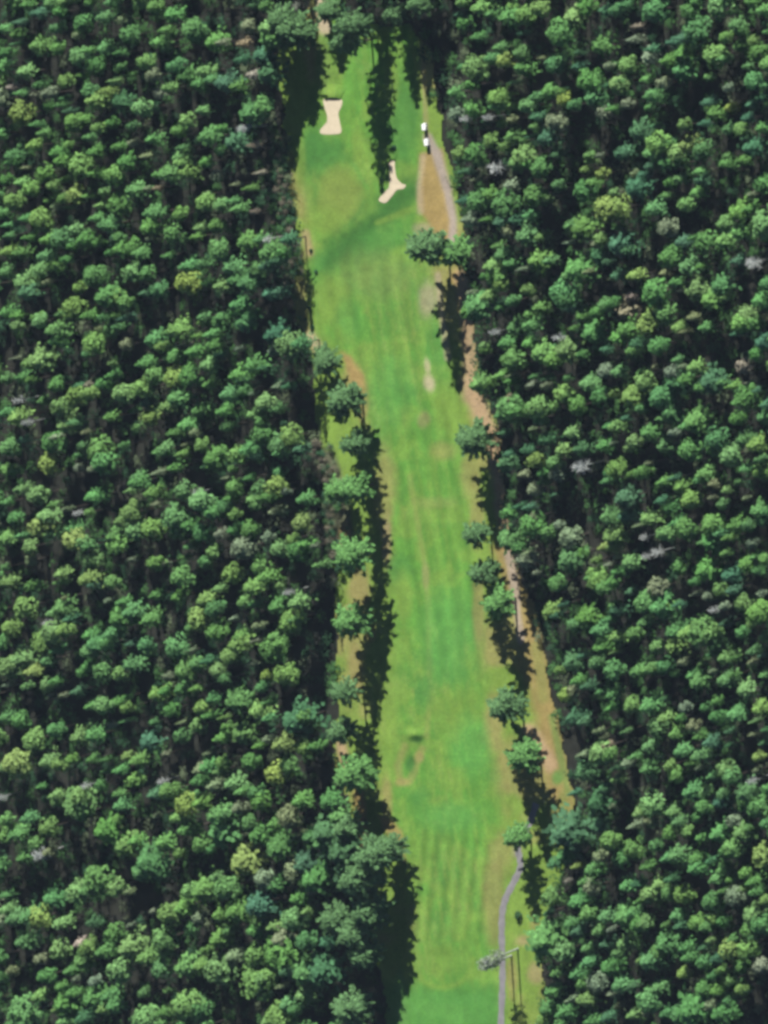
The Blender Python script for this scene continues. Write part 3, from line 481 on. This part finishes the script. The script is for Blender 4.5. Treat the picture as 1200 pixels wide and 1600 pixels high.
(1000,1000,6.0,"140 70 l7;300 60 l9;670 20 g9;200 70 p3;210 250 g8;70 280 g6;10 290 l4;140 300 g5;300 320 g5;390 215 p5;570 220 l4;660 130 g6;780 170 l8;860 170 g3;660 300 p3;1040 110 g6;1040 210 p5;1130 150 d4;470 340 g7;520 400 g9;780 380 g9;860 340 g5;970 470 l9;1150 330 g6;1050 480 p4;60 630 g9;210 555 d3;390 640 p6;700 580 g6;590 640 g6;1110 650 l9;1050 770 l4;210 740 l8;130 830 l9;310 890 l7;350 740 g5;460 820 p6;700 730 g7;870 700 g9;760 780 g5;820 860 d4;540 910 g6;630 970 d7;1040 890 p4;1170 840 g5;1150 970 d5;820 990 d4;60 1010 g7;370 1050 g8;540 1090 g8;450 1160 g6;530 1210 p4;50 1210 g8;250 1190 l6;310 1280 l8;660 1280 g6;790 1230 l9;830 1300 g8;1090 1100 y6;1080 1230 p4;1050 1320 w5;970 1440 g11;460 1430 g9;590 1430 l7;750 1450 g6;1180 1410 g6"),
(800,1250,4.571,"370 230 d12;590 30 d8;700 50 p4;900 100 l6;850 190 p4;600 190 d7;680 300 l7;470 290 d6;600 410 p5;760 420 g7;840 370 g7;360 400 g7;290 460 d6;450 475 y4;560 500 g6;620 510 g4;390 580 b3;500 590 g5;540 640 p6;260 700 l7;450 730 g7;810 620 g6;880 600 d5;910 720 g4;530 820 l6;650 840 g6;780 840 g8;840 820 g5;610 940 l5;690 930 p3;890 890 g6;450 940 d7;400 890 g5;320 900 g5;210 1010 g12;190 1060 d6;340 1090 l7;530 1060 g6;660 1030 d6;790 1030 l6;740 1100 l4;530 1160 g6;680 1200 g7;310 1240 g5;450 1250 g6;580 1310 p7;480 1320 g5;760 1330 g7;710 1380 p5;840 1340 d4;270 1370 g6;410 1430 p4;500 1430 l7;350 1530 g6;240 1500 g7;550 1580 g7;850 1540 l5;660 1560 d5;210 1570 l6;250 810 d4;900 1150 l3;440 340 d4"),
(1000,1250,4.571,"60 50 l8;20 80 l5;60 150 p5;220 90 l6;430 60 g6;390 130 g5;260 160 g5;200 240 g6;310 235 l5;560 20 d6;730 20 g7;820 60 g8;660 150 p6;890 170 g6;720 240 l8;770 200 g5;430 270 g5;540 250 g7;630 360 l7;590 370 g5;860 410 y8;90 330 g5;250 400 g7;180 420 g5;390 430 g6;390 490 g7;30 480 g5;490 440 d4;580 500 g6;530 570 g6;640 570 g5;730 530 l5;790 590 g5;710 640 l4;650 700 p7;580 650 g4;120 610 l6;200 570 d5;40 690 l6;180 670 g6;290 680 l7;500 740 g7;810 660 g5;890 720 l5;790 830 l8;250 830 g6;270 900 d5;160 900 l3;15 890 l6;390 890 l6;460 910 g6;510 850 l5;570 870 g5;850 900 g7;750 940 g6;800 980 g4;160 1040 g8;100 1090 g6;50 1150 g8;310 1060 g6;500 1000 l4;650 1000 g4;610 1080 y7;740 1080 l7;830 1060 l3;330 1130 g6;440 1170 g6;530 1140 d5;440 1060 d4;700 1190 g6;840 1190 p6;300 1240 y5;570 1220 l4;510 1260 g4;630 1300 l5;440 1350 g7;540 1360 g7;710 1360 l5;110 1350 g6;40 1450 g8;620 1430 g4;350 1510 g11;480 1480 p5;270 1550 g7;170 1530 g5;560 1530 g8;30 1530 p4;760 1360 d3"),
]
trees = []
for ox, oy, s, txt in TILES:
    for e in txt.split(';'):
        a, b, c = e.split(); trees.append([ox+float(a)/s, oy+float(b)/s, c[0], float(c[1:])*10/s])

# heights: every traced crown reaches the light; kind of tree by colour and chance
specs = []
for (px, py, c, rp) in trees:
    if c == 'w' and rp < 8: c = 'p'
    if c == 'b' and 425 < px < 500 and 150 < py < 500: continue
    u = random.random()
    kind = 'dead' if c == 'w' else ('broad' if (c in 'lyp' and u < .62) or (c == 'g' and u < .36) or (c == 'b' and u < .6) else 'conif')
    H = 20.5+random.uniform(-3.2, 3.2)+(rp-12)*.28
    R = max(rp*MPP*1.0*(rp/12.)**.4, .95)
    if c == 'b': H *= .36 if 420 < px < 500 else .9
    if c == 'b' and 420 < px < 500: kind = 'broad'; R *= .8
    zc = H*(.82 if kind == 'broad' else .78)
    w = W(px, py, zc)
    t = np.array(TINT[c])*random.uniform(.85, 1.18)
    t = t*np.array([random.uniform(.9, 1.12), 1, random.uniform(.85, 1.2)])
    if c == 'b' and 420 < px < 500: t = t*np.array([.62, .72, .66])
    if c == 'g' and random.random() < .25: t = t*np.array([1.15, 1.08, .95])
    specs.append(dict(px=px, py=py, c=c, kind=kind, H=H, R=R, w=w, tint=t, rp=rp, rot=random.uniform(0, 6.28), v=random.randrange(60)))

rank = sorted([s for s in specs if s['kind'] == 'broad'], key=lambda s: -(s['rp']+(4 if s['c'] in 'yb' else 0)))[:290]
rank += sorted([s for s in specs if s['kind'] == 'conif'], key=lambda s: -s['rp'])[:200]
rank += [s for s in specs if s['kind'] == 'dead']
for s in rank: s['own'] = True

LEVELS = [(60, 'the top frame edge'), (160, 'the sandy track'), (235, 'the hourglass bunker'), (335, 'the boot-shaped bunker'), (430, 'the dark grass diagonal'),
          (540, 'the upper fairway'), (625, 'the orange patch'), (730, 'the lone pine'), (830, 'the narrow fairway'), (930, 'the gravel track'),
          (1020, 'the lower gravel'), (1110, 'the pale clearing'), (1210, 'the weedy hollow'), (1310, 'the hollow\'s foot'),
          (1390, 'the mown stripes'), (1470, 'the path bend'), (1545, 'the bare pines'), (9999, 'the bottom frame edge')]
CNAME = {'g': 'mid green', 'l': 'light green', 'y': 'bright yellow-green', 'p': 'pale grey-green', 'd': 'dark blue-green', 'b': 'tan brown-leaved', 'w': 'bleached white'}
KNAME = {'broad': 'broadleaf tree', 'conif': 'conifer', 'dead': 'bare dead tree'}
def where(px, py):
    lv = next(t for y, t in LEVELS if py < y)
    if px < 600: co = 'at left frame edge' if px < 130 else ('in mid left forest' if px < 320 else 'in left forest by grass')
    else: co = 'at right frame edge' if px > 1090 else ('in mid right forest' if px > 930 else 'in right forest by grass')
    return co, lv
groups = {}
for s in rank:
    co, lv = where(s['px'], s['py']); s['key'] = (CNAME[s['c']]+' '+KNAME[s['kind']], co, lv); groups.setdefault(s['key'], []).append(s)
ORD = {2: ['upper', 'lower'], 3: ['upper', 'middle', 'lower']}
for k, L in groups.items():
    L.sort(key=lambda s: s['py']); m = len(L)
    for i, s in enumerate(L):
        s['grp'] = {'broad': 'broadleaf trees of the forest', 'conif': 'conifers of the forest', 'dead': 'dead trees standing in the forest'}[s['kind']]
        pre = '' if m == 1 else (ORD[m][i] if m in ORD else ('topmost' if i == 0 else 'lowest' if i == m-1 else ['', 'second-highest', 'third-highest', 'fourth-highest', 'fifth-highest', 'sixth-highest', 'seventh-highest'][min(i, 7)]))+' '
        s['label'] = f"{pre}{k[0]} {k[1]}, level with {k[2]}"

def place(name, crown, trunk, w, sx, sz, rot, tint, label, cat, grp):
    root = bpy.data.objects.new(name, None); COL.objects.link(root)
    root.location = w; root.rotation_euler = (0, 0, rot); root.empty_display_size = .5
    tag(root, label, cat, grp)
    c = obj('crown' if name != 'dead_tree' else 'bare_branches', crown, root); c.scale = (sx, sx, sz); c.color = (*tint, 1)
    t = obj('trunk', trunk, root); t.scale = (min(sx, 1.2), min(sx, 1.2), sz)
    return root, c
def gz(w): 
    px, py = P(np.array([[w[0], w[1], 0.]])); 
    return zat(w[0], w[1]) if inpoly(px, py, CORR)[0] else -.45
rest = []
for s in specs:
    w = np.array([s['w'][0], s['w'][1], gz(s['w'])]); H, R, v = s['H'], s['R'], s['v']
    if not s.get('own'): rest.append(s); continue
    if s['kind'] == 'broad': place('broadleaf_tree', BL_ME[v % 6], BT_ME[v % 3], w, R/3., H/20., s['rot'], s['tint'], s['label'], 'tree', s['grp'])
    elif s['kind'] == 'conif': place('conifer_tree', CF_ME[v % 5], CT_ME[v % 2], w, R/2.6, H/20., s['rot'], s['tint'], s['label'], 'tree', s['grp'])
    else: place('dead_tree', DEAD[v % 4][0], DEAD[v % 4][1], w, max(R/2.0, .75), H/20., s['rot'], (1, 1, 1), s['label'], 'tree', s['grp'])

# ------------------------------------------------------------------ tall pines along the fairway: crown x, crown y, height, radius, colour
def lean(H): 
    a = W(600., 800.); b = np.array([a[0], a[1], H*.74]); x, y = P(b[None]); return x[0]-600, y[0]-800
PINES = [
 (655,388,31,5.6,'d','tall dark pine at the lower end of the wide dirt patch'),
 (706,395,15,5.2,'g','round green tree overhanging the lower end of the dirt patch'),
 (733,688,23,5.2,'d','lone dark green pine on the fairway side of the dirt track'),
 (738,836,20,4.2,'d','shaded spiky pine on the right fairway edge below the lone pine'),
 (748,897,20,4.2,'d','dark spiky pine leaning over the right fairway edge beside the gravel track'),
 (772,944,23,5.0,'g','green pine standing at the upper end of the lower gravel track'),
 (783,1106,24,5.0,'d','grey-green pine on the right fairway edge, level with the clearing'),
 (812,1183,23,5.4,'g','rounded pine with its thin trunk shadow on orange dry grass'),
 (802,1310,19,4.0,'g','thin green pine where the paved path leaves the shade'),
 (533,67,32,4.0,'d','dark pine below the sandy track at the top'),
 (447,46,20,5.4,'d','big blue-green pine casting a wide shadow left of the sandy track'),
 (434,32,21,5.0,'d','dark pine added behind the big blue-green pine to fill out its shadow'),  # extra tree, put in to fill out the wide shadow on the grass
 (425,60,21,4.6,'g','green pine left of the big blue-green pine'),
 (472,52,9,4.4,'d','low dark pine right of the big blue-green pine at the top'),
 (540,40,33,3.8,'d','dark pine added behind the pine below the sandy track to thicken its shadow'),  # doubles the pine in front, added for a denser long shadow
 (505,566,13,5.0,'d','dark pine at the upper end of the orange dry patch'),
 (531,628,24,5.4,'d','blue-green pine left of the lower end of the orange dry patch'),
 (548,765,24,5.0,'g','bright green pine on the left fairway edge, level with the middle fairway'),
 (520,768,18,3.6,'g','small green pine just left of the bright green edge pine'),
 (545,869,26,6.2,'g','wide spreading pine over the left strip above the dry opening'),
 (528,1145,22,4.2,'d','dark pine above the broad pine on the left strip'),
 (546,695,22,4.2,'d','dark pine between the blue-green and the bright green left edge pines'),
 (541,974,23,5.0,'g','pine left of the dry grass opening between the left shadows'),
 (533,1083,24,4.4,'d','small dark pine on the left strip, level with the clearing'),
 (545,1212,25,5.8,'g','broad pine on the left strip, level with the weedy hollow'),
 (574,1340,31,5.8,'d','very tall dark pine behind the fairway corner below the hollow'),
 (550,1376,30,5.6,'d','tall shaded pine left of the fairway, level with the mown stripes'),
 (548,1462,28,5.2,'d','dark pine in deep shade level with the path bend'),
 (604,1328,16,4.8,'d','dark bushy pine right on the fairway corner below the hollow'),
 (538,1295,24,4.8,'d','dark pine left of the tan track in the trees'),
 (568,1426,25,5.4,'d','feathery dark pine in deep shade beside the mown stripes'),
 (520,1437,24,5.4,'d','feathery blue-green pine left of the mown stripes, deeper in the forest'),
 (563,1495,24,4.4,'d','slim dark pine in the wide shade near the bottom left of the fairway'),
 (542,1578,26,6.0,'d','big blue-green pine at the bottom edge left of the fairway'),
 (508,18,13,3.6,'d','dark pine right against the sandy track at the top'),
 (566,-20,20,4.2,'d','dark pine at the top edge right of the sandy track'),
 (600,-30,22,3.8,'d','shaded pine at the top edge above the long shadow'),
 (622,-22,25,3.6,'d','slender shaded pine at the top edge above the right-hand grass'),
 (650,8,22,3.4,'d','slender dark pine at the top edge by the right forest'),
 (612,22,20,3.4,'d','small shaded pine in the dark top corner of the grass'),
]
for i, (cx, cy, H, R, c, lab) in enumerate(PINES):
    w = W(float(cx), float(cy), H*.74); w = np.array([w[0], w[1], zat(w[0], w[1])]); v = i % 4
    place('pine_tree', PN_ME[v], PT_ME[v], w, R*1.12/4.6, H/24., i*1.7, np.array(TINT[c])*{'d': [1.75, 1.4, 1.15], 'g': [1.4, 1.3, 1.2], 'p': [1.0, 1.0, 1.0]}[c], lab, 'tree', 'pines along the golf hole')

# two nearly bare pines by the paved path
for i, (bx, by, H, lab) in enumerate([(809, 1482, 31, 'right-hand of two nearly bare grey pines leaning over the paved path'), (799, 1493, 26, 'left-hand of two nearly bare grey pines beside the paved path')]):
    w = W(float(bx), float(by)); w[2] = zat(w[0], w[1])
    root = bpy.data.objects.new('bare_pine', None); COL.objects.link(root); root.location = w; root.rotation_euler = (0, 0, i*2.); tag(root, lab, 'tree', 'bare pines by the paved path')
    a, b = dead_parts(700+i, H, 1.5, .38); obj('bare_branches', a, root); t = obj('trunk', b, root); t.scale = (1.1, 1.1, 1)
    V, col, _ = pine(720+i, H=H, R=2.6, z0=H*.45, tiers=8); keep = np.random.default_rng(i).random(len(V)//4) < .22
    V = V.reshape(-1, 4, 3)[keep].reshape(-1, 3); cc = np.array(TINT['p'])*np.repeat(col.reshape(-1, 4)[keep].reshape(-1)[:, None], 3, 1)
    obj('needles', mesh_np('bare_pine_needles', V, quads(len(V)//4), M_LEAF, cc), root)

# ------------------------------------------------------------------ the rest of the forest, one mass
LV, LC = [], []; TV, TF = [], []
def add_mass(VC, w, sx, sz, rot, tint):
    V = VC[0]; c, s = math.cos(rot), math.sin(rot)
    x = (V[:, 0]*c-V[:, 1]*s)*sx+w[0]; y = (V[:, 0]*s+V[:, 1]*c)*sx+w[1]; z = V[:, 2]*sz+w[2]
    LV.append(np.stack([x, y, z], 1).astype(np.float32)); LC.append((VC[1][:, None]*np.asarray(tint)).astype(np.float32))
for s in rest:
    H, R, v = s['H'], s['R'], s['v']; w = np.array([s['w'][0], s['w'][1], gz(s['w'])])
    if s['kind'] == 'broad': add_mass(BL[v % 6], w, R/3., H/20., s['rot'], s['tint'])
    else: add_mass(CF[v % 5], w, R/2.6, H/20., s['rot'], s['tint'])
    stick(TV, TF, w-np.array([0, 0, .5]), w+np.array([0, 0, H*.85]), .25, .06, 5)
# trees beyond the frame (they shade its edges and carry the forest on) and low growth in the gaps
def corr_far(px, py, m): return (not inpoly(np.array([px]), np.array([py]), CORR)[0]) and polydist(np.array([px]), np.array([py]), CORR)[0] > m
pts = np.array([(s['px'], s['py']) for s in specs])
def small(VC, k, r):
    q = VC[0].reshape(-1, 4, 3); i = r.permutation(len(q))[:k]; return q[i].reshape(-1, 3), VC[1].reshape(-1, 4)[i].reshape(-1)
SM = [small(BL[i % 6], 190, rng) for i in range(4)]+[small(CF[i % 5], 170, rng) for i in range(4)]
out = []
for k in range(5200):
    px, py = rng.uniform(-110, 1330), rng.uniform(-260, 1760)
    if -4 < px < 1204 and -6 < py < 1606: continue
    if out and min((px-a)**2+(py-b)**2 for a, b in out) < 24**2: continue
    H = rng.uniform(18, 23); w = W(px, py, H*.83)
    bx, by = P(np.array([[w[0], w[1], 0.]]))
    if not corr_far(bx[0], by[0], 4) or (500 < bx[0] < 612 and -75 < by[0] < 60): continue
    out.append((px, py)); v = int(rng.integers(60)); c = 'gggldlgp'[int(rng.integers(8))]; tt = np.array(TINT[c])*rng.uniform(.8, 1.2)
    w = np.array([w[0], w[1], -.45])
    if rng.random() < .5: add_mass(BL[v % 6], w, rng.uniform(.75, 1.15), H/20, v, tt)
    else: add_mass(CF[v % 5], w, rng.uniform(.8, 1.2), H/20, v, tt)
    stick(TV, TF, w, w+np.array([0, 0, H*.85]), .25, .06, 5)
SL = [small(BL[i % 6], 85, rng) for i in range(4)]+[small(CF[i % 5], 75, rng) for i in range(4)]
cells = {}
for k in range(16000):
    px, py = rng.uniform(-330, 1540), rng.uniform(-480, 1990)
    if -112 < px < 1332 and -262 < py < 1762: continue
    ce = (int(px//26), int(py//26))
    if any((px-a)**2+(py-b)**2 < 26**2 for i in (-1, 0, 1) for j in (-1, 0, 1) for a, b in cells.get((ce[0]+i, ce[1]+j), ())): continue
    H = rng.uniform(17, 23); w = W(px, py, H*.83); bx, by = P(np.array([[w[0], w[1], 0.]]))
    if 600 < bx[0] < 860 and by[0] > 1600: continue
    cells.setdefault(ce, []).append((px, py)); v = int(rng.integers(60)); c = 'gggldlgp'[int(rng.integers(8))]; w = np.array([w[0], w[1], -.45])
    add_mass(SM[v % 8], w, rng.uniform(.85, 1.25), H/20, v, np.array(TINT[c])*rng.uniform(.8, 1.2)); stick(TV, TF, w, w+np.array([0, 0, H*.85]), .25, .06, 5)
low = []
grid = {}
for k in range(9000):
    px, py = rng.uniform(-20, 1260), rng.uniform(-30, 1640)
    cell = (int(px//17), int(py//17)); 
    if any((px-a)**2+(py-b)**2 < 17**2 for i in (-1, 0, 1) for j in (-1, 0, 1) for a, b in grid.get((cell[0]+i, cell[1]+j), ())): continue
    if not corr_far(px, py, 3): continue
    grid.setdefault(cell, []).append((px, py)); H = rng.uniform(2.5, 5.5); w = W(px, py); w[2] = -.45; v = int(rng.integers(60))
    c = 'gdgdpg'[int(rng.integers(6))]; add_mass(SL[v % 8], w, rng.uniform(.8, 1.25), H/20, v, np.array(TINT[c])*rng.uniform(.4, .7))  # tint darkened to paint deeper shade into the gaps between crowns
    stick(TV, TF, w, w+np.array([0, 0, H*.8]), .16, .05, 4)
# grey-brown brush along the left edge of the grass
for k in range(260):
    if k < 170: py = rng.uniform(215, 500); px = np.interp(py, [215, 330, 400, 500], [441, 449, 456, 456])+rng.normal(0, 8)
    else: py = rng.uniform(690, 890); px = np.interp(py, [690, 890], [508, 528])+rng.normal(0, 11)
    w = W(px, py); w[2] = zat(w[0], w[1])-.1; v = int(rng.integers(60)); c = 'bdbgpd'[int(rng.integers(6))]
    add_mass(SM[v % 4], w, rng.uniform(.22, .55), rng.uniform(.10, .26), v, np.array(TINT[c])*(.62 if c in 'bp' else .8)*rng.uniform(.7, 1.1))
LV = np.concatenate(LV); LC = np.concatenate(LC)
V = np.concatenate([LV, np.array(TV, np.float32)]); Cc = np.concatenate([LC, np.tile(np.array([.055, .048, .04], np.float32), (len(TV), 1))])
F = np.concatenate([quads(len(LV)//4), np.array(TF, np.int32)+len(LV)])
fo = obj('forest', mesh_np('forest', V, F, M_LEAF, Cc)); fo['kind'] = 'stuff'
tag(fo, 'dense mixed forest of smaller trees and undergrowth on both sides of the grass', 'forest')

# ------------------------------------------------------------------ small shrubs on the grass
def shrub(px, py, r, h, lab, c='d', seed=0):
    rr = np.random.default_rng(900+seed); k = int(60+90*r); d = rr.normal(0, 1, (k, 3)); d[:, 2] = np.abs(d[:, 2]); d /= np.linalg.norm(d, axis=1)[:, None]
    cen = d*np.array([r, r, h])*rr.uniform(.55, 1.05, (k, 1))+np.array([0, 0, .12]); V = leaves(cen, d, rr.uniform(.14, .30, k)*(.7+.3*r), rr, .6)
    w = W(float(px), float(py)); root = bpy.data.objects.new('shrub', None); COL.objects.link(root); root.location = (w[0], w[1], zat(w[0], w[1])+.03); tag(root, lab, 'shrub', 'small shrubs on the rough')
    cr = obj('foliage', mesh_np('shrub_foliage', V, quads(k), M_LEAF, np.array(TINT[c])*.8*np.repeat(shade(k, rr)[:, None], 3, 1)), root)
    TVs, TFs = [], []
    for i in range(4): stick(TVs, TFs, (0, 0, -.05), (math.cos(i*1.6)*r*.5, math.sin(i*1.6)*r*.5, h*.6), .05, .02, 4)
    obj('stems', mesh_np('shrub_stems', TVs, TFs, M_BARK), root)
shrub(811, 1430, 1.35, 2.0, 'round dark shrub alone on dry grass right of the paved path', 'd', 0)
shrub(486, 391, .55, .8, 'topmost tiny shrub on the left edge of the upper fairway', 'd', 1)
shrub(494, 424, .6, .8, 'second tiny shrub from the top on the left fairway edge', 'd', 2)
shrub(484, 481, .5, .7, 'third tiny shrub from the top on the left fairway edge', 'd', 3)
shrub(478, 499, .5, .7, 'tiny shrub nearest the forest on the left fairway edge', 'd', 4)
shrub(488, 511, .85, 1.1, 'largest of the tiny shrubs on the left fairway edge', 'd', 5)
shrub(509, 537, .5, .7, 'lowest tiny shrub on the left fairway edge above the orange patch', 'd', 6)
shrub(616, 230, .75, 1.0, 'small dark shrub on the grass above the boot-shaped bunker', 'd', 7)

# ------------------------------------------------------------------ two white golf carts on the track
import bmesh
def bm_obj(name, fn, mat, parent, bevel=0.0, smooth=False):
    bm = bmesh.new(); fn(bm)
    if bevel: bmesh.ops.bevel(bm, geom=list(bm.edges), offset=bevel, segments=2, affect='EDGES')
    me = bpy.data.meshes.new(name); bm.to_mesh(me); bm.free(); me.materials.append(mat)
    if smooth: me.polygons.foreach_set('use_smooth', [True]*len(me.polygons))
    return obj(name, me, parent)
def bx(x0, x1, y0, y1, z0, z1, taper=0.0):
    def f(bm):
        v = [bm.verts.new(p) for p in ((x0, y0, z0), (x1, y0, z0), (x1, y1, z0), (x0, y1, z0), (x0+taper, y0+taper, z1), (x1-taper, y0+taper, z1), (x1-taper, y1-taper, z1), (x0+taper, y1-taper, z1))]
        for q in ((3, 2, 1, 0), (4, 5, 6, 7), (0, 1, 5, 4), (1, 2, 6, 5), (2, 3, 7, 6), (3, 0, 4, 7)): bm.faces.new([v[i] for i in q])
    return f
def cyl(c, r, w, axis):
    def f(bm):
        rot = Matrix.Rotation(math.pi/2, 4, axis) if axis else Matrix.Identity(4)
        bmesh.ops.create_cone(bm, cap_ends=True, segments=16, radius1=r, radius2=r, depth=w, matrix=Matrix.Translation(c) @ rot)
    return f
def cart(px, py, ang, lab):
    w = W(float(px), float(py)); root = bpy.data.objects.new('golf_cart', None); COL.objects.link(root)
    root.location = (w[0], w[1], zat(w[0], w[1])+.05); root.rotation_euler = (0, 0, ang); tag(root, lab, 'golf cart', 'golf carts parked on the track')
    bm_obj('body', bx(-.58, .58, -1.15, 1.15, .25, .55, .05), M_WHITE, root, .04)
    bm_obj('front_cowl', bx(-.55, .55, .72, 1.18, .55, .92, .12), M_WHITE, root, .05)
    bm_obj('rear_deck', bx(-.56, .56, -1.15, -.62, .55, .82, .06), M_WHITE, root, .04)
    st = bm_obj('seat', bx(-.52, .52, -.58, -.02, .55, .76, .03), M_SEAT, root, .04)
    bm_obj('backrest', bx(-.52, .52, -.66, -.54, .76, 1.15, .02), M_SEAT, root, .03)
    bm_obj('roof', bx(-.66, .66, -1.05, .95, 1.80, 1.90, .08), M_WHITE, root, .03)
    for sx in (-1, 1):
        for (y0, y1) in ((-.95, -.95), (.82, .70)):
            def post(bm, sx=sx, y0=y0, y1=y1):
                V, F = [], []; stick(V, F, (sx*.54, y0, .7), (sx*.56, y1, 1.82), .03, .03, 6); vs = [bm.verts.new(v) for v in V]
                for q in F: bm.faces.new([vs[i] for i in q])
            bm_obj('roof_post', post, M_METAL, root)
        for y in (-.78, .85):
            wh = bm_obj('wheel', cyl((sx*.52, y, .23), .23, .18, 'Y'), M_BLACK, root, .02)
            bm_obj('hub', cyl((sx*.62, y, .23), .11, .03, 'Y'), M_METAL, wh)
        bm_obj('headlight', cyl((sx*.38, 1.16, .68), .07, .05, 'X'), M_METAL, root)
    bm_obj('windscreen', bx(-.52, .52, .73, .75, .95, 1.78), M_GLASS, root)
    bm_obj('steering_wheel', cyl((-.25, .42, 1.0), .17, .03, None), M_BLACK, root)
cart(665.5, 198, .12, 'white golf cart, upper of the two parked on the track by the right forest')
cart(669, 222, .18, 'white golf cart, lower of the two parked where the track widens')

# ------------------------------------------------------------------ thin haze between the ground and the high camera
HM, ht, ho = newmat('haze_air')
pv = ht.nodes.new('ShaderNodeVolumePrincipled'); pv.inputs['Color'].default_value = (.62, .80, 1.0, 1); pv.inputs['Density'].default_value = HAZE/DIST
ht.links.new(pv.outputs[0], ho.inputs['Volume'])
hz = bm_obj('haze', bx(-4200, 4200, -4200, 4200, -8, campos[2]+40), HM, None); hz['kind'] = 'stuff'
tag(hz, 'thin bluish haze over the whole landscape', 'haze')
